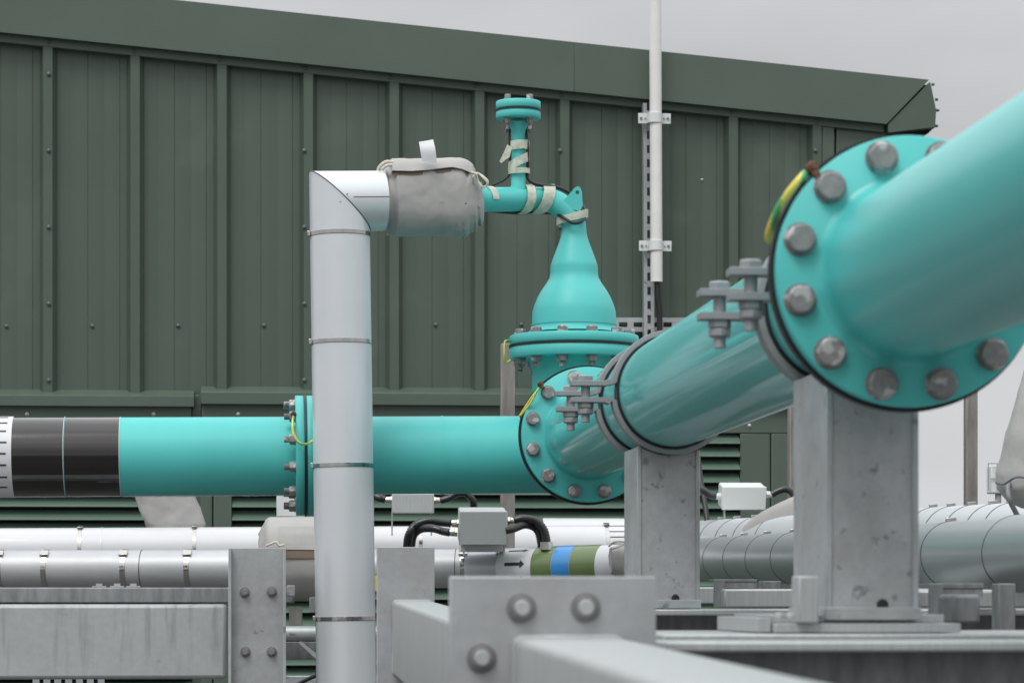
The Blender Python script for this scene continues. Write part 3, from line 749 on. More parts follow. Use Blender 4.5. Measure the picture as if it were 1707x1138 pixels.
# base packing on the near support
zb2 = P(1450, 1032.5, 3.75).z
bp = thing('base_plates', 'stack of galvanised packing plates beneath the near support', 'plates', (MX, s2[3], zb2-.02))
for xl, xr, za, zb_, yo in ((1291, 1607, -.0162, -.0045, -.042), (1296, 1592, -.0040, .0068, .004), (1265, 1289, -.0160, .0035, -.020), (1529, 1560, .0073, .0120, .01)):
    a = P(xl, 1040, 3.70); c = P(xr, 1040, 3.70)
    MB().bx((a.x, s2[3]+yo, zb2+za), (c.x, s2[4]+.08, zb2+zb_)).build('plate', M['galvbrush'], bp, bevel=.0008)
a = P(1331, 959, 3.68); c = P(1366, 1029, 3.68)
o = MB(); o.bx((a.x, a.y, zb2-.0040), (c.x, a.y+.05, a.z)); tag(o.build('upright_stop', M['galvbrush'], bevel=.003), 'short galvanised stop block in front of the near support', 'stop block')
for dx in (1300, 1318):
    tag(MB().hexa(P(dx, 1031, 3.66)+EZ*.0, EZ, .007, .008).build('small_nut', M['galv']), 'small nut on the packing plates, %s of two left of the stop block' % ('left' if dx == 1300 else 'right'), 'nut', 'small nuts on the packing plates')

# ------------------------------------------------------------------ beams
def ibeam(name, label, xa, xb, Y0, Y1, zt, h, m='galvdark', grp=None, tf=.0125):
    root = thing(name, label, 'beam', ((xa+xb)/2, (Y0+Y1)/2, zt-h), grp)
    MB().bx((xa, Y0, zt-tf), (xb, Y1, zt)).build('top_flange', M['galvbrush'], root, bevel=.003)
    MB().bx((xa, (Y0+Y1)/2-.004, zt-h+tf), (xb, (Y0+Y1)/2+.004, zt-tf)).build('web', M[m], root)
    MB().bx((xa, Y0, zt-h), (xb, Y1, zt-h+tf)).build('bottom_flange', M['galv'], root, bevel=.003)
    return root
xa = P(1085, 1050, 3.6).x
gb = 'galvanised rack beams at right'
ibeam('rack_beam', 'rack beam with dark web under the middle support', P(1010, 1015, 5.6).x, 3.2, Ys(5.60), Ys(5.95), P(1100, 1015, 5.6).z, .2, grp=gb)
ibeam('rack_beam', 'rack beam carrying the packing plates of the near support', xa+.02, 3.0, Ys(3.66), Ys(4.08), zb2-.0175, .2, grp=gb)
ibeam('rack_beam', 'nearest rack beam with broad pale top flange at lower right', xa-.02, 2.8, Ys(3.36), Ys(3.50), P(1300, 1068, 3.36).z, .22, grp=gb, tf=.0125)
# ---- near plate with bolts and hollow beam
DN = 3.25
def plateD(px0, py0, px1, py1, D, th):
    a = P(px0, py0, D); b_ = P(px1, py1, D); return (a.x, a.y, b_.z), (b_.x, a.y+th, a.z)
pl = thing('bolted_end_plate', 'large galvanised end plate with three domed bolts, closest to the viewer', 'plate', P(920, 1138, DN)-EZ*.1)
lo, hi = plateD(749, 960, 1098, 1240, DN, .012); MB().bx(lo, hi).build('plate', M['galvplate'], pl, bevel=.002)
for px, py in ((870, 1013), (978, 1012), (803, 1096)):
    c = P(px, py, DN); c.y = lo[1]
    b = MB(); b.lathe(c, (0, -1, 0), [(0, .0172), (.0028, .0172), (.0034, .0165)], 32); b.lathe(c-EY*.003, (0, -1, 0), [(0, .0140), (.005, .0138), (.007, .0125), (.0072, .010)], 32)
    b.lathe(c-EY*.0100, (0, -1, 0), [(0, .0096), (.004, .0092), (.006, .0078)], 24, 1); b.hexa(c-EY*.0102, (0, -1, 0), .0080, .002, .5, rot=random.random(), mi=1); b.build('bolt', [M['galvdark2'], M['galvbrush']], pl)
def rhs(name, label, A, B, w, h, m='galvbrush', weld=True):
    # box beam between two top-centre points A (far) and B (near)
    A = Vector(A); B = Vector(B); d = (B-A).normalized(); sd = d.cross(EZ).normalized(); u = sd.cross(d).normalized()
    if sd.x < 0: sd = -sd
    u = EZ-d*EZ.dot(d); u.normalize()
    root = thing(name, label, 'beam', (A+B)/2-u*h)
    r = .010; prf = []
    for cx_, cz_, a0 in ((w/2-r, -r, 0), (-w/2+r, -r, 90), (-w/2+r, -h+r, 180), (w/2-r, -h+r, 270)):
        for k in range(5):
            an = math.radians(a0+k*22.5); prf.append((cx_+r*math.cos(an), cz_+r*math.sin(an)))
    n = len(prf)
    vs = [p+sd*x+u*z for p in (A, B) for x, z in prf]
    fs = [(k, (k+1) % n, n+(k+1) % n, n+k) for k in range(n)]+[tuple(range(n)), tuple(range(n, 2*n))[::-1]]
    MB().add(vs, fs).build('tube', M[m], root, angle=30)
    if weld:
        ps = [A+sd*x*1.0+u*z+d*.002 for x, z in prf]; ps += [ps[0]]
        b = MB(); b.tube(ps, .004, 8); b.wrinkle(.0012, 120); b.build('weld_bead', M['galv'], root)
    return root
a = P(858, 1062, DN); c = P(1040, 1062, DN); w = c.x-a.x
A_ = Vector(((a.x+c.x)/2, lo[1]-.0005, a.z)); B_ = A_+Vector((0, -2.6, -.035))
rhs('box_beam', 'blurred galvanised box beam running from the bolted end plate towards lower right', A_, B_, w, .16)
# ---- mid plate post and its beam
DM = 6.45
lo2, hi2 = plateD(628, 911, 725, 1138, DM, .012)
mpst = thing('plate_post', 'plain galvanised upright plate just right of the tall clad riser', 'post', ((lo2[0]+hi2[0])/2, lo2[1], 0))
MB().bx((lo2[0], lo2[1], .05), hi2).build('face_plate', M['galvplate'], mpst, bevel=.0015)
MB().bx((lo2[0]+.06, lo2[1]+.012, .05), (lo2[0]+.068, lo2[1]+.13, hi2[2]-.002)).build('stiffener', M['galv'], mpst)
a = P(655, 1001, DM); c = P(722, 1001, DM); w = c.x-a.x
A_ = Vector(((a.x+c.x)/2, lo2[1]-.0005, a.z)); B_ = Vector((A_.x, hi[1]+.002, CAMZ-.052))
rhs('box_beam', 'galvanised box beam between the upright plate and the big bolted end plate', A_, B_, w, mm(124, DM))

# ---- left column, beams
DC = 7.05
colm = P(429, 912, DC); wc = mm(97, DC)
cl = thing('steel_column', 'galvanised channel column with four bolts at lower left', 'column', (colm.x, colm.y, 0))
a = P(381, 913, DC); c = P(478, 913, DC)
MB().bx((a.x+.006, a.y, .05), (c.x-.006, a.y+.008, a.z)).build('web', M['galv'], cl, bevel=.001)
MB().bx((a.x, a.y-.028, .05), (a.x+.007, a.y+.06, a.z)).build('flange', M['galv'], cl, bevel=.0015)
MB().bx((c.x-.009, a.y-.028, .05), (c.x-.002, a.y+.06, a.z)).build('flange', M['galv'], cl, bevel=.0015)
for px, py in ((408, 987), (453, 986), (409, 1086), (453, 1086)):
    q = P(px, py, DC); q.y = a.y
    b = MB(); b.lathe(q, (0, -1, 0), [(0, .0130), (.0025, .0130)], 24); b.hexa(q-EY*.0024, (0, -1, 0), .0108, .009, .15, rot=random.random()); b.lathe(q-EY*.011, (0, -1, 0), [(0, .0062), (.006, .0058)], 16)
    b.build('bolt', M['galvdark2'], cl)
p0 = P(-200, 1007, 7.08); p1 = P(379, 1131, 7.10)
o = MB(); o.bx((p0.x, p1.y, CAMZ-mm(133, 7.1)), (p1.x-.002, p1.y+.12, CAMZ-mm(8.5, 7.1))); o = o.build('side_beam', M['galvrun'], bevel=.010); tag(o, 'deep galvanised box beam streaked with drip marks, running left from the column', 'beam')
p0 = P(-200, 978, 7.25); p1 = P(491, 978, 7.25)
o = MB(); o.bx((p0.x, p1.y, CAMZ-mm(7, 7.25)), (p1.x, p1.y+.04, CAMZ+mm(19.5, 7.25))); o = o.build('flat_rail', M['galvdark'], bevel=.004); tag(o, 'darker galvanised rail lying above the streaked box beam', 'rail')
o = MB()
for px in (165, 195, 222):
    q = P(px, 979, 7.26); o.bx((q.x-.018, q.y+.0, q.z-.002), (q.x+.018, q.y+.02, q.z+.005)); o.bx((q.x-.008, q.y+.002, q.z+.005), (q.x+.008, q.y+.018, q.z+.011))
tag(o.build('rail_clips', M['galv']), 'three little clips on top of the dark rail at left', 'clips')

# ------------------------------------------------------------------ clad riser
DR = 7.20; rr_ = mm(50, DR)
cor = P(566, 335.5, DR); bot = P(577.5, 1150, DR); bot2 = bot+(bot-cor).normalized()*1.3; endr = P(638, 335, DR+.03)
ris = thing('clad_riser', 'tall pale grey clad riser pipe with mitred top bend in the left half', 'pipe', bot2)
def mitred(path, r, seg=72):
    return MB().tube(path, r, seg)
# riser leg cut by mitre plane
d1 = (cor-bot2).normalized(); d2 = (endr-cor).normalized(); nrm = (d1+d2).normalized()
def leg(A, dirn, lenA, r, seg=72):
    a_, u_, v_ = basis(dirn); vs = []
    for k in range(seg):
        th = 2*math.pi*k/seg; vs.append(A+(u_*math.cos(th)+v_*math.sin(th))*r)
    for k in range(seg):
        th = 2*math.pi*k/seg; c_ = (u_*math.cos(th)+v_*math.sin(th))*r
        vs.append(cor+c_-dirn*(c_.dot(nrm)/dirn.dot(nrm)))
    return MB().add(vs, [(k, (k+1) % seg, seg+(k+1) % seg, seg+k) for k in range(seg)]+[tuple(range(seg))[::-1], tuple(range(seg, 2*seg))])
strp = [(391, 49.6), (570.5, 50.1), (776, 50.6), (1030, 51)]
leg(bot2, d1, 0, rr_).build('riser_cladding', M['clad'], ris)
leg(endr, -d2, 0, rr_).build('bend_cladding', M['cladwhite'] if False else M['clad'], ris)
a_, u_, v_ = basis(d1); sp = []
for k in range(49):
    th = 2*math.pi*k/48; c_ = (u_*math.cos(th)+v_*math.sin(th))*(rr_+.0006); sp.append(cor+c_-d1*(c_.dot(nrm)/d1.dot(nrm)))
MB().tube(sp, .0014, 6).build('mitre_seam', M['seam'], ris)
for py, _ in strp:
    q = cor.lerp(bot, (py-335.5)/(1150-335.5))
    k = MB().ring(q-d1*.005, d1, rr_, rr_+.0016, 0, .0095, 72).build('strap', M['steel'], ris)
    MB().ring(q-d1*.0060, d1, rr_-.001, rr_+.0006, 0, .0008, 72).build('lap_line', M['seam'], k)
    b = MB(); b.box(q+Vector((-rr_-.003, -.01, 0)), (.008, .02, .013)); b.build('buckle', M['steel'], k, bevel=.001)
b = MB(); b.patch(cor, endr, rr_+.0004, mm(13, DR), (endr-cor).length, 89, 90.2, 2, .0006); b.build('overlap_line', M['seam'], ris)
for px, py in ((577.5, 330.5), (566, 343.5)):
    q = P(px, py, DR); q.y -= rr_*.99; b = MB(); b.lathe(q, (0, -1, 0), [(0, .0022), (.0015, .0018)], 10); b.build('rivet', M['galvdark'], ris)

# ------------------------------------------------------------------ fabric jackets
def loft(rings, seg=64, amp=.003, sc=25, seed=0):
    # rings: list of (centre, axisdir, ry_vertical, rx_depth, squareness)
    vs = []; n = len(rings)
    for c, ax, rv, rd, sq in rings:
        a_, _, _ = basis(ax); side = a_.cross(EZ)
        side = side.normalized() if side.length > .3 else EY
        upv = side.cross(a_).normalized()
        if abs(a_.z) > .7: side, upv = EX, EY
        for k in range(seg):
            th = 2*math.pi*k/seg; cx_, sx_ = math.cos(th), math.sin(th)
            m_ = (abs(cx_)**sq+abs(sx_)**sq)**(-1/sq)
            vs.append(Vector(c)+side*cx_*m_*rd+upv*sx_*m_*rv)
    fs = [(i*seg+k, i*seg+(k+1) % seg, (i+1)*seg+(k+1) % seg, (i+1)*seg+k) for i in range(n-1) for k in range(seg)]
    fs += [tuple(range(seg))[::-1], tuple((n-1)*seg+k for k in range(seg))]
    b = MB().add(vs, fs); b.wrinkle(amp, sc, seed); return b
DJ = 7.28
def jk(px, py, rv, sq=2.6, D=None):
    D = D or DJ+(px-640)/160*.1; return (P(px, py, D), d2, mm(rv, D), mm(rv, D)*.92, sq)
jack = thing('valve_jacket', 'grey fabric insulation jacket with a white tag, wrapped at the top bend', 'insulation jacket', P(715, 392, DJ))
stn = [(632, 334, 50.5, 2), (634, 333.5, 55, 2.1), (638, 333, 56, 2.1), (641, 333, 54, 2.1), (645, 333, 55, 2.1), (648, 332, 58, 2.3), (650.5, 331, 61.5, 2.8), (660, 331, 61.5, 2.9), (675, 331, 61, 2.9), (690, 331, 61, 3.0), (705, 331, 61, 3.0), (720, 331, 61, 3.0), (735, 331, 61.5, 3.0), (750, 330.5, 62, 3.0), (765, 330.5, 62, 3.0), (775, 331.5, 60.5, 3.0), (783, 333, 57.5, 2.9), (789, 335, 53.5, 2.7), (794, 337, 48, 2.4), (797, 338, 41, 2.2), (797, 338, 30, 2)]
rings = [jk(*s_[:3], s_[3]) for s_ in stn]
# subdivide rings
rr2 = []
for i in range(len(rings)-1):
    for t in (0, .25, .5, .75):
        a, b_ = rings[i], rings[i+1]; rr2.append((a[0].lerp(b_[0], t), a[1], a[2]+(b_[2]-a[2])*t, a[3]+(b_[3]-a[3])*t, a[4]))
rr2.append(rings[-1])
b = loft(rr2, 144, .0026, 17, 3)
# gathered folds at the right end and left cuff
ctr = P(715, 331, DJ+.04)
for i, p in enumerate(b.v):
    x, y, dd = proj(p)
    if x > 728:
        f = min(1, (x-728)/45.); cxy = P(x, 337, dd); an = math.atan2(p.z-cxy.z, p.y-cxy.y); ca, sa = math.cos(an), math.sin(an)
        k = noise.noise(Vector((ca*1.5, sa*1.5, x*.03)))*.010*f - max(0, .17-abs(noise.noise(Vector((ca*1.9+x*.02, sa*1.9, x*.03+11)))))*.10*f - max(0, .15-abs(noise.noise(Vector((ca*3.4, sa*3.4-x*.03, x*.05+3)))))*.055*f
        dv = (p-cxy); dv.x = 0
        if dv.length > 1e-4: b.v[i] = p+dv.normalized()*k
    elif x < 652:
        cxy = P(x, 333, dd); dv = p-cxy; dv.x = 0; nd = dv.normalized() if dv.length > 1e-5 else EZ
        b.v[i] = p+dv.normalized()*(noise.noise(Vector((nd.y*3, nd.z*3, x*.12)))*.018-.004)
b.build('jacket_body', M['fabric'], jack, angle=70)
# flap: strip lying on the upper front
def jsurf(px, an, off):
    # point on jacket surface at angle an (0 up, 90 toward viewer)
    x = px
    for i in range(len(stn)-1):
        if stn[i][0] <= x <= stn[i+1][0] or i == len(stn)-2:
            t = (x-stn[i][0])/max(.1, stn[i+1][0]-stn[i][0]); t = min(max(t, 0), 1)
            py = stn[i][1]+(stn[i+1][1]-stn[i][1])*t; rv = stn[i][2]+(stn[i+1][2]-stn[i][2])*t; sq = stn[i][3]; break
    D = DJ+(px-640)/160*.1; th = math.radians(an); cx_, sx_ = math.sin(th), math.cos(th)
    m_ = (abs(cx_)**sq+abs(sx_)**sq)**(-1/sq)
    return P(px, py, D)+Vector((0, -1, 0))*cx_*m_*(mm(rv, D)*.92+off)+EZ*sx_*m_*(mm(rv, D)+off)
def strip(f_lo, f_hi, x0, x1, off, th, nx=40, na=14, lift=None):
    vs = []; 
    for o_ in (off, off+th):
        for i in range(nx+1):
            x = x0+(x1-x0)*i/nx; lo_, hi_ = f_lo(x), f_hi(x)
            for k in range(na+1):
                an = lo_+(hi_-lo_)*k/na; vs.append(jsurf(x, an, o_+(lift(k/na) if lift else 0)))
    m_ = na+1; q = m_*(nx+1); fs = []
    for i in range(nx):
        for k in range(na):
            a = i*m_+k; fs += [(a, a+1, a+m_+1, a+m_), (a+q, a+m_+q, a+m_+1+q, a+1+q)]
    for i in range(nx):
        for k in (0, na): fs.append((i*m_+k, (i+1)*m_+k, (i+1)*m_+k+q, i*m_+k+q))
    for i in (0, nx):
        for k in range(na): fs.append((i*m_+k, i*m_+k+q, i*m_+k+1+q, i*m_+k+1))
    return MB().add(vs, fs)
fh = lambda x: 59+1.0*math.sin((x-650)/18)-2.5*math.exp(-((x-745)/22)**2)
strip(lambda x: -60, fh, 649.5, 787, .0035, .0022, lift=lambda t: .006*max(0, t-.8)/.2).wrinkle(.0012, 30, 2).build('flap', M['fabric'], jack, angle=60)
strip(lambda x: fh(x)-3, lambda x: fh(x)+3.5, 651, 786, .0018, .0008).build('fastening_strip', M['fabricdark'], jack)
# tag
b = MB(); tp = [P(703.5, 268, DJ-.07), P(700.5, 250, DJ-.075), P(698.5, 236.5, DJ-.07)]; tq = [P(728, 271.5, DJ-.07), P(726, 250, DJ-.078), P(722, 232.5, DJ-.07)]
vs = []
for o_ in (0, .0015):
    for a, c in zip(spline(tp, 5), spline(tq, 5)):
        for t in (0, .33, .66, 1): vs.append(a.lerp(c, t)+EY*(o_+.003*math.sin(t*3.1)))
nr = len(vs)//8; fs = []
for i in range(nr-1):
    for k in range(3):
        a = i*4+k; q = nr*4; fs += [(a, a+1, a+5, a+4), (a+q, a+4+q, a+5+q, a+1+q)]
for i in range(nr-1):
    for k in (0, 3): a = i*4+k; fs.append((a, a+4, a+4+nr*4, a+nr*4))
for i in (0, nr-1):
    for k in range(3): a = i*4+k; fs.append((a, a+1, a+1+nr*4, a+nr*4))
tg_ = MB().add(vs, fs).build('tag', M['tagw'], jack)
# cords
b = MB()
b.tube(spline([P(655, 271, DJ-.06), P(644, 270, DJ-.07), P(635, 276, DJ-.07), P(631, 284, DJ-.06), P(636, 300, DJ-.075)], 8), .0048, 10)
b.tube(spline([P(656, 275, DJ-.062), P(645, 276, DJ-.075), P(637, 282, DJ-.075)], 8), .0042, 10)
b.build('cord', M['rope'], jack)
b = MB()
b.tube(spline([P(785, 287, DJ-.02), P(792, 290, DJ-.02), P(796, 300, DJ-.01), P(803, 311, DJ-.01), P(811, 310, DJ), P(813, 302, DJ), P(805, 294, DJ), P(796, 290, DJ), P(789, 295, DJ-.02), P(791, 315, DJ+.02), P(794, 340, DJ+.03)], 8), .0028, 10)
b.tube(spline([P(786, 290, DJ-.02), P(797, 289, DJ), P(806, 297, DJ-.01), P(812, 306, DJ-.005), P(806, 312, DJ), P(798, 306, DJ)], 8), .0026, 10)
b.build('cord', M['rope'], jack)

# ------------------------------------------------------------------ clad pipes low in the picture
def bands(parent, A, B, r, pxs, w, th, m, buckle=None, bm_='steel'):
    d = (B-A).normalized()
    for px in pxs:
        q = on_line(A, B, px); k = MB().ring(q-d*w/2, d, r-.001, r+th, 0, w, 64).build('strap', M[m], parent)
        if buckle:
            upv = (EZ-d*EZ.dot(d)).normalized(); s_ = d.cross(EZ).normalized(); s_ = -s_ if s_.y > 0 else s_
            an = math.radians(buckle); c = q+(upv*math.cos(an)+s_*math.sin(an))*(r+th+.003)
            R = Matrix((d, (s_*math.cos(an)-upv*math.sin(an)), (upv*math.cos(an)+s_*math.sin(an)))).transposed()
            b = MB(); b.box(c, (w*1.6, .022, .007), R); b.build('buckle', M[bm_], k, bevel=.001)
def clad(name, label, A, B, r, m, group='clad pipes along the ground rack'):
    root = thing(name, label, 'pipe', A, group)
    MB().cyl(A, B, r, 80).build('cladding', M[m], root); return root
# rear white pipe
A, B = P(-260, 921, 9.15), P(1120, 913, 9.35)
r = mm(39, 9.3); wp = clad('clad_pipe', 'rear white clad pipe crossing low behind the riser', A, B, r, 'cladwhite')
bands(wp, A, B, r, [135, 325, 560, 700, 1010], .012, .0012, 'steel', 15)
d = (B-A).normalized()
for px in (170, 1003): MB().ring(on_line(A, B, px), d, r-.001, r+.0018, 0, .0025, 72).build('lap_joint', M['clad'], wp)
q = on_line(A, B, 1012); b = MB(); t0 = (q-A).length
for an in (20, 45, 62, 80): b.patch(A, B, r+.0002, t0, t0+.12, an-1.2, an+1.2, 3, .0008)
b.build('bar_marks', M['ink'], wp)
# raised saddle piece at its right
A2_, B2_ = P(917, 905, 9.8), P(1042, 907, 9.8)
sp_ = clad('clad_pipe', 'farthest white clad stub showing above the rear pipe', P(905, 905, 9.8), P(1150, 906, 9.8), mm(42, 9.8), 'cladwhite')
# front silver pipe
A, B = P(-260, 949, 8.5), P(900, 947, 8.35)
r = mm(32, 8.5); sv = clad('clad_pipe', 'bright silver clad pipe low at left with bright bands', A, B, r, 'cladsilver')
bands(sv, A, B, r, [4, 79, 210, 316, 774, 836], .016, .0014, 'steel', 40)
d = (B-A).normalized()
for px in (237, 760, 845): MB().ring(on_line(A, B, px), d, r-.001, r+.0012, 0, .0022, 72).build('lap_joint', M['seam'], sv)
# banded identification section
A, B = P(843, 950, 8.3), P(1060, 943, 8.1); r = mm(37, 8.2); d = (B-A).normalized()
idp = clad('clad_pipe', 'white pipe section with arrows and green, blue, green identification bands', A, B, r, 'cladwhite')
def seg(x0, x1, m, th=.0012): 
    a = on_line(A, B, x0); c = on_line(A, B, x1); MB().ring(a, d, r-.001, r+th, 0, (c-a).length, 80).build('colour_band', M[m], idp)
seg(901, 934.5, 'olive'); seg(935.5, 964.5, 'blue', .0016); seg(965.5, 1007, 'olive')
ta = (on_line(A, B, 858)-A).length
for an, ww in ((32, 2.0), (76, 4.2), (118, 4.2)):
    b = MB(); l1 = mm(30, 8.2)
    b.patch(A, B, r+.0003, ta, ta+l1, an-ww, an+ww, 3, .0008)
    hwid = ww*2.6
    b.patch(A, B, r+.0004, 0, 0, an-hwid, an+hwid, 8, .0008, fn=lambda f: (ta+l1-.002, ta+l1-.0015+mm(8, 8.2)*(1-abs(2*f-1))))
    b.build('flow_arrow', M['ink'], idp)
# fabric end behind it at right
b = loft([(P(1018+i*6, 932+i*2, 8.0), EX, mm(22+i*3, 8), mm(22+i*3, 8), 2.2) for i in range(8)], 48, .005, 30, 5)
o = b.build('fabric_cover', M['fabric']); tag(o, 'grey fabric end sock beside the green and blue pipe bands', 'insulation jacket')
o = MB().tube(spline([P(1015, 910, 7.95), P(1024, 903, 7.93), P(1036, 902, 7.93), P(1042, 905, 7.95), P(1028, 912, 7.93), P(1018, 914, 7.94)], 8), .003, 8).build('cord', M['rope']); tag(o, 'cream tie cord on the fabric sock beside the green and blue bands', 'cord')

# right-hand grey pipes
GR = 'grey clad pipes at right'
A, B = P(1120, 934, 9.75), P(1800, 920, 5.0); r = .0705
g1 = clad('clad_pipe', 'front grey clad pipe passing behind the near support', A, B, r, 'cladgrey', GR)
bands(g1, A, B, r, [1150+r*0, 1209, 1244, 1283, 1327, 1372, 1440, 1590], .0045, .0011, 'seam', 5, 'steel')
q = on_line(A, B, 1700); d = (B-A).normalized(); MB().ring(q, d, r-.001, r+.0035, 0, 1.2, 80).build('outer_sleeve', M['cladgrey'], g1)
MB().ring(q-d*.003, d, r-.001, r+.0042, 0, .005, 80).build('lap_joint', M['seam'], g1)
A, B = P(1120, 909, 10.0), P(1800, 893, 6.3); r = .083
g2 = clad('clad_pipe', 'rear pale clad pipe with many thin bands at right', A, B, r, 'clad', GR)
bands(g2, A, B, r, [1205, 1232, 1262, 1300, 1478, 1560, 1590, 1624, 1660, 1690], .0045, .0011, 'seam', 5, 'steel')

# covers
def cover(name, label, rows, D, amp=.004, sc=20, seed=1, sq=2.3, depth=.8):
    # rows: (py, xl, xr) -> stacked horizontal rings
    rg = []
    for py, xl, xr in rows:
        rg.append((P((xl+xr)/2, py, D), EZ, mm((xr-xl)/2, D)*depth, mm((xr-xl)/2, D), sq))
    r2 = []
    for i in range(len(rg)-1):
        for t in (0, .25, .5, .75):
            a, b_ = rg[i], rg[i+1]; r2.append((a[0].lerp(b_[0], t), EZ, a[2]+(b_[2]-a[2])*t, a[3]+(b_[3]-a[3])*t, sq))
    r2.append(rg[-1])
    b = loft(r2, 64, amp, sc, seed); o = b.build(name, M['fabric'], angle=70); tag(o, label, 'insulation jacket', 'grey fabric valve covers'); return o
cover('fabric_cover', 'grey fabric cover flaring under the left header pipe', [(800, 216, 322), (828, 225, 326), (845, 231, 333), (862, 237, 339), (874, 243, 342), (884, 250, 338)], 9.3, .004, 26, 2, 2.6, .6)
# big drum jacket left of riser
rg = []
for px, rv in ((431, 40), (436, 52), (441, 60), (444, 66), (450, 69), (470, 70), (500, 70), (530, 70), (560, 68), (600, 60)):
    rg.append((P(px, 931, 8.47), EX, mm(rv, 8.47), mm(rv, 8.47)*1.12, 2.3))
b = loft(rg, 72, .004, 24, 8); dj = b.build('fabric_cover', M['fabric'], angle=70); tag(dj, 'wide grey fabric drum jacket half hidden behind the riser', 'insulation jacket', 'grey fabric valve covers')
o = MB(); 
for k in range(1): o.patch(P(472, 931, 8.47), P(620, 931, 8.47), mm(70, 8.47)*1.13, 0, .27, 50, 80, 10, .004, nt=6)
o.wrinkle(.003, 40, 1); o.build('flap', M['fabric'], dj, angle=60)
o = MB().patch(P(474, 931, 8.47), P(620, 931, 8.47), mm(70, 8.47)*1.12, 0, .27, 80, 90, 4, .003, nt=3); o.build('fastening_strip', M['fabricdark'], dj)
b = MB()
b.tube(spline([P(444, 909, 8.31), P(452, 906, 8.30), P(460, 903, 8.30), P(466, 909, 8.30), P(474, 907, 8.30)], 8), .0035, 8); b.build('cord', M['rope'], dj)
# cone-like cover at right centre
A, B = P(1236, 905, 8.9), P(1345, 862, 8.55)
rg = []
for t, rv in ((0, 12), (.12, 22), (.3, 31), (.5, 37), (.75, 40), (1, 40), (1.3, 36)):
    rg.append((A.lerp(B, t), B-A, mm(rv, 8.7), mm(rv, 8.7), 2.1))
b = loft(rg, 60, .003, 25, 4); o = b.build('fabric_cover', M['fabric'], angle=70); tag(o, 'rounded grey fabric cover behind the white junction box', 'insulation jacket', 'grey fabric valve covers')
# hanging cover far right
hc = cover('fabric_cover', 'tall hanging grey fabric cover cut by the right picture edge', [(560, 1722, 1850), (600, 1712, 1860), (640, 1702, 1870), (680, 1688, 1880), (720, 1678, 1885), (760, 1669, 1888), (790, 1663, 1890), (815, 1664, 1888), (832, 1680, 1880), (846, 1705, 1860)], 6.0, .005, 16, 6, 2.3, .7)
b = MB()
pts = [P(1660+k*7, 800+ (4 if k < 2 else -2*k+8) + 3*math.sin(k), 6.0-.035*min(k, 4)-.02) for k in range(9)]
b.tube(spline(pts, 5), .0022, 6); b.build('stitched_seam', M['seam'], hc)
o = MB().tube(spline([P(1683, 800, 5.95), P(1680, 815, 5.93), P(1684, 835, 5.92), P(1695, 857, 5.95), P(1700, 870, 6)], 8), .0055, 10).build('grey_cable', M['galvdark']); tag(o, 'grey cable dropping from under the hanging fabric cover at right', 'cable')
# little wire box
wb = thing('wire_box', 'small pale wire framed lamp box against the sky at right', 'lamp', P(1668, 830, 8.2))
a = P(1647, 772, 8.2); c = P(1692, 822, 8.2)
MB().bx((a.x+.008, a.y, c.z), (c.x, a.y+.05, a.z-.006)).build('body', M['boxw'], wb, bevel=.004)
b = MB()
for x in (a.x, (a.x*2+c.x)/3, (a.x+2*c.x)/3, c.x): b.cyl((x, a.y-.004, c.z+.008), (x, a.y-.004, a.z), .0015, 8)
for z in (a.z, (a.z+c.z)/2): b.cyl((a.x, a.y-.004, z), (c.x, a.y-.004, z), .0015, 8)
b.build('wire_guard', M['galv'], wb)
MB().cyl(P(1664, 822, 8.22), P(1664, 875, 8.22), .009, 16).build('stem', M['galv'], wb)

# white plate beside left flange
a = P(461, 822, 9.0); c = P(484, 861, 9.0)
o = MB().bx((a.x, a.y, c.z), (c.x+.05, a.y+.05, a.z)).build('small_cabinet', M['boxw'], bevel=.003); tag(o, 'pale little box behind the nuts of the left header flange', 'box')

# ------------------------------------------------------------------ junction boxes and conduits
def corr(path, r, n=10, pitch_=.0068):
    pp = spline(path, n); L_ = sum((pp[i+1]-pp[i]).length for i in range(len(pp)-1))
    # resample evenly
    k = int(L_/pitch_)*2; o = []; acc = 0; i = 0; target = 0
    cum = [0]
    for j in range(len(pp)-1): cum.append(cum[-1]+(pp[j+1]-pp[j]).length)
    for s_ in range(k+1):
        t = L_*s_/k
        while i < len(pp)-2 and cum[i+1] < t: i += 1
        o.append(pp[i].lerp(pp[i+1], (t-cum[i])/max(1e-9, cum[i+1]-cum[i])))
    kk = k
    return MB().tube(o, lambda f: r*(1 if round(f*kk) % 2 else .80), 14)
def jbox(label, x0, y0, x1, y1, D, dep, m, legs, legy, tilt=0, ribs=False):
    a = P(x0, y0, D); c = P(x1, y1, D)
    root = thing('junction_box', label, 'junction box', P((x0+x1)/2, legy, D), 'cable junction boxes on the clad pipes')
    cc = (a+c)/2; h = a.z-c.z; w = c.x-a.x
    R = Matrix.Rotation(math.radians(tilt), 3, 'X')
    cen = Vector((cc.x, a.y+dep/2, cc.z))
    MB().box(cen, (w, dep, h), R).build('body', M[m], root, bevel=.005)
    MB().box(cen+R @ Vector((0, -dep/2-.004, 0)), (w+.003, .010, h+.003), R).build('lid', M[m], root, bevel=.003)
    if ribs:
        b = MB()
        for k in range(11): b.box(cen+R @ Vector((-w/2+w*(k+.5)/11, -dep/2-.0095, 0)), (w*.035, .002, h*.9), R)
        b.build('ribs', M[m], root)
    for lx in legs:
        q = P(lx, y1, D); z2 = P(lx, legy, D).z
        MB().bx((q.x-.002, a.y+.01, z2), (q.x+.002, a.y+.03, q.z+.006)).build('leg', M['galv'], root)
    return root
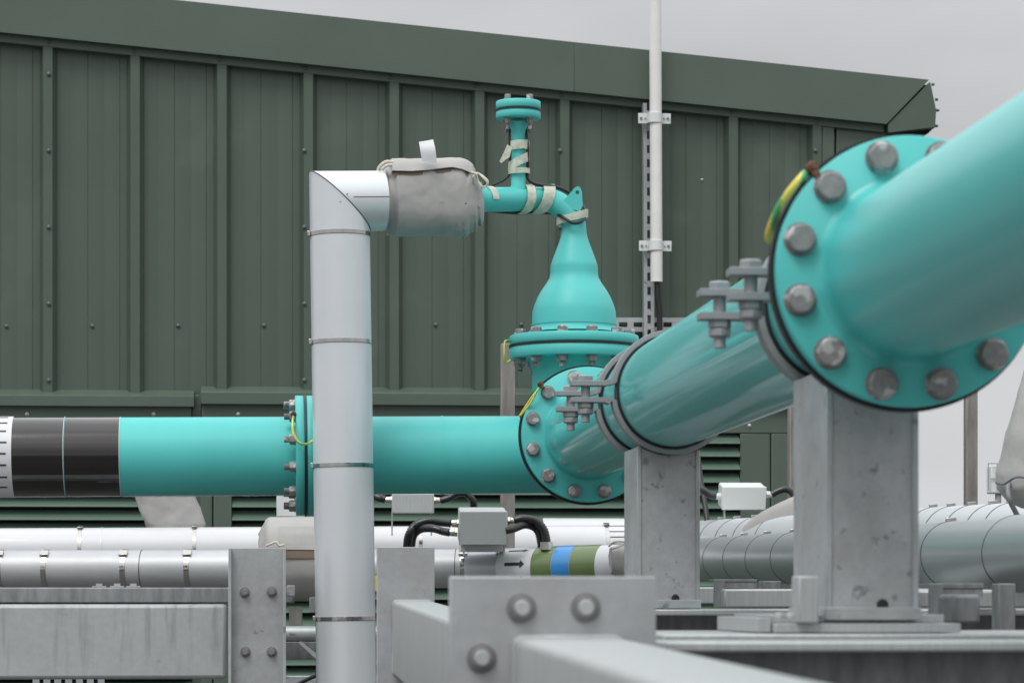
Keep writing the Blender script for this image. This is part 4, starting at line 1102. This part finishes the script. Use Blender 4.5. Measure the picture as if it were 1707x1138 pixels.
def gland(parent, px, py, D, s_, m='gland', L_=.022):
    a = P(px, py, D); b = MB(); b.hexa(a, (s_, 0, 0), .0135, .008, .1); b.lathe(a+EX*s_*.008, (s_, 0, 0), [(0, .011), (.010, .011), (L_-.008, .0095)], 20)
    b.build('gland', M[m], parent)
j1 = jbox('grey ribbed junction box just under the header, right of the riser', 654, 823, 723, 855, 9.0, .06, 'box', (654, 720), 892, 0, True)
gland(j1, 654, 833, 9.03, -1); gland(j1, 723, 834, 9.03, 1)
j2 = jbox('grey junction box on a strapped bracket over the silver pipe', 766, 847, 845, 903, 8.15, .075, 'box', (774, 842), 925, 11)
gland(j2, 765, 872, 8.2, -1); gland(j2, 762, 887, 8.15, -1); gland(j2, 846, 868, 8.2, 1)
j3 = jbox('white junction box on thin legs right of the middle support', 1204, 806, 1277, 844, 9.3, .085, 'boxw', (1209, 1271), 875, 12)
gland(j3, 1203, 827, 9.34, -1, 'boxw'); gland(j3, 1277, 824, 9.34, 1, 'boxw')
# bracket of j2 round the silver pipe
b = MB(); A, B = P(-260, 949, 8.5), P(900, 947, 8.35); rs = mm(32, 8.5)
ta = (on_line(A, B, 777)-A).length; tb = (on_line(A, B, 832)-A).length
br = thing('box_bracket', 'pale sheet bracket strapped round the silver pipe under the grey box', 'bracket', P(805, 955, 8.4))
MB().patch(A, B, rs+.001, ta, tb, 20, 130, 20, .002).build('saddle', M['clad'], br)
q0 = P(768, 908, 8.22); q1 = P(842, 919, 8.22)
MB().bx((q0.x, q0.y-.01, q1.z), (q1.x, q0.y+.08, q0.z)).build('shelf', M['cladwhite'], br, bevel=.002)
q0 = P(770, 896, 8.26); q1 = P(833, 907.5, 8.26); MB().bx((q0.x, q0.y, q1.z), (q1.x, q0.y+.05, q0.z)).build('upstand', M['cladgrey'], br)
def cond(pts, label, r=.0125, rough=True):
    o = (corr(pts, r) if rough else MB().tube(spline(pts, 10), r, 14)).build('conduit', M['conduit'], angle=80); tag(o, label, 'conduit', 'black flexible conduits'); return o
cond([P(752, 872, 8.2), P(735, 870, 8.2), P(712, 868, 8.2), P(692, 876, 8.2), P(682, 892, 8.2), P(679, 915, 8.25), P(678, 935, 8.3)], 'upper black conduit arching left from the grey box to the upright plate', .0135)
cond([P(750, 887, 8.15), P(738, 885, 8.16), P(720, 880, 8.17), P(702, 881, 8.2), P(690, 890, 8.22), P(686, 905, 8.25), P(684, 930, 8.3)], 'lower black conduit left of the grey box', .0125)
cond([P(857, 867, 8.2), P(872, 864, 8.2), P(893, 868, 8.2), P(906, 882, 8.2), P(911, 900, 8.2), P(912, 914, 8.2)], 'upper black conduit arching right from the grey box to the green band', .0135)
cond([P(842, 884, 8.16), P(855, 881, 8.17), P(874, 874, 8.2), P(890, 878, 8.22), P(899, 890, 8.22), P(902, 905, 8.24), P(902, 916, 8.24)], 'lower black conduit right of the grey box', .0125)
o = MB().tube([P(911, 903, 8.2), P(911, 916, 8.2)], .018, 16).build('conduit_ferrule', M['gland']); tag(o, 'pale ferrule where the black conduit meets the green band', 'fitting')
cond([P(642, 832, 9.03), P(630, 829, 9.03), P(612, 822, 9.05), P(590, 816, 9.05)], 'short black conduit left of the ribbed box, running behind the riser', .0145)
cond([P(734, 834, 9.03), P(748, 830, 9.03), P(763, 822, 9.03), P(778, 823, 9.03), P(788, 834, 9.03), P(790, 850, 9.05), P(790, 880, 9.1)], 'black conduit curving down to the right of the ribbed box', .0125)
cond([P(1194, 827, 9.34), P(1184, 825, 9.34), P(1172, 817, 9.34), P(1155, 812, 9.34)], 'black conduit from the white box to behind the middle support', .0125, False)
cond([P(1286, 824, 9.34), P(1297, 818, 9.34), P(1310, 815, 9.34), P(1321, 822, 9.34), P(1328, 840, 9.34), P(1330, 870, 9.3)], 'black conduit from the white box to behind the near support', .0115, False)
o = MB().tube(spline([P(1163, 760, 9.6), P(1168, 800, 9.55), P(1175, 840, 9.5), P(1181, 885, 9.45)], 8), .0095, 12).build('black_cable', M['rubber']); tag(o, 'slanting black cable right of the middle support', 'cable')

# ------------------------------------------------------------------ small rack steel
def blk(name, label, x0, y0, x1, y1, D, dep, m='galv', cat='bracket', grp=None, bev=.002):
    a = P(x0, y0, D); c = P(x1, y1, D)
    o = MB().bx((a.x, a.y, c.z), (c.x, a.y+dep, a.z)).build(name, M[m], bevel=bev); tag(o, label, cat, grp); return o
gk = 'rack steel pieces under the grey pipes'
def bracket(label, x0, y0, x1, y1, D, dep, th=.006):
    a = P(x0, y0, D); c = P(x1, y1, D); root = thing('angle_bracket', label, 'bracket', Vector(((a.x+c.x)/2, a.y, c.z)), gk)
    MB().bx((a.x, a.y, a.z-th), (c.x, a.y+dep, a.z)).build('top_plate', M['galvdark'], root, bevel=.001)
    MB().bx((a.x, a.y-.001, c.z), (a.x+(c.x-a.x)*.25, a.y+th, a.z-.0005)).build('side_plate', M['galvdark'], root, bevel=.001)
    MB().bx((a.x+.002, a.y+.002, a.z-.022), (c.x-.001, a.y+th+.001, a.z-.003)).build('face_plate', M['galvdark'], root)
    return root
bracket('dark angle bracket left under the front grey pipe', 1190, 965, 1263, 1012, 6.8, .08)
bracket('dark angle bracket right of the near support', 1549, 972, 1642, 1048, 4.6, .09, .008)
blk('square_rail', 'galvanised square rail between the two steel supports', 1207, 981, 1345, 1013, 6.6, .05, 'galvbrush', 'rail', gk, .005)
blk('square_rail', 'short far galvanised rail just right of the middle support', 1150, 978, 1205, 1006, 7.4, .05, 'galvbrush', 'rail', gk, .004)
blk('square_rail', 'blurred square rail end under the right angle bracket', 1588, 990, 1636, 1040, 4.4, .1, 'galvdark', 'rail', gk, .006)
blk('square_rail', 'galvanised rail lying right of the near support base', 1530, 985, 1760, 1012, 6.6, .05, 'galvbrush', 'rail', gk, .004)
blk('pipe_shoe', 'dark saddle block beneath the front grey pipe, between the supports', 1273, 968, 1303, 982, 7.2, .08, 'galvdark', 'block', gk)
blk('pipe_shoe', 'dark upright saddle plate near the right picture edge', 1665, 972, 1694, 1052, 4.9, .05, 'galvdark', 'block', gk)
blk('end_lug', 'square galvanised cleat on the right side of the left column', 478, 975, 492, 993, 7.2, .03, 'galv', 'cleat')
blk('end_lug', 'small galvanised cleat just left of the riser', 516, 995, 530, 1020, 7.6, .03, 'galv', 'cleat')
# low clutter left of riser
o = MB().cyl(P(440, 1055, 8.3), P(700, 1055, 8.3), mm(12.5, 8.3), 32).build('low_pipe', M['galv']); tag(o, 'thin galvanised pipe low between the column and the riser', 'pipe')
blk('low_channel', 'dark galvanised channel below the thin pipe beside the riser', 440, 1069, 700, 1098, 8.35, .01, 'galvdark', 'channel')
o = MB().prism([P(497, 1070, 8.2), P(502, 1068, 8.2), P(560, 1115, 8.2), P(560, 1128, 8.2)], (0, .008, 0)).build('diagonal_brace', M['galv']); tag(o, 'short diagonal brace left of the riser foot', 'brace')
blk('low_rail', 'lowest galvanised rail between the column and the riser', 440, 1126, 700, 1142, 8.1, .04, 'galv', 'rail')
blk('low_stanchion', 'short pale stub post above the thin pipe beside the riser', 482, 1010, 504, 1043, 8.4, .03, 'post', 'post')
blk('yellow_strip', 'small yellow strip showing between the riser and the upright plate', 619, 960, 632, 985, 8.3, .02, 'yellow', 'strip')
o = MB().tube(spline([P(480, 1150, 7.9), P(500, 1138, 7.9), P(520, 1128, 7.9), P(545, 1118, 7.9)], 8), .006, 10).build('black_cable', M['rubber']); tag(o, 'black cable crossing low left of the riser foot', 'cable')
# cable tray glimpsed at bottom left
ct = MB(); a = P(60, 1131, 8.4); c = P(168, 1131, 8.4)
for k in range(7):
    x = a.x+(c.x-a.x)*k/6; ct.bx((x-.010, a.y, a.z-.03), (x+.010, a.y+.003, a.z+.002))
ct.bx((a.x-.02, a.y, a.z+.002), (c.x+.02, a.y+.003, a.z+.008)); ct.bx((a.x-.02, a.y, a.z-.04), (c.x+.02, a.y+.003, a.z-.03))
tag(ct.build('cable_tray', M['galv']), 'slotted cable tray just showing under the streaked beam', 'cable tray')
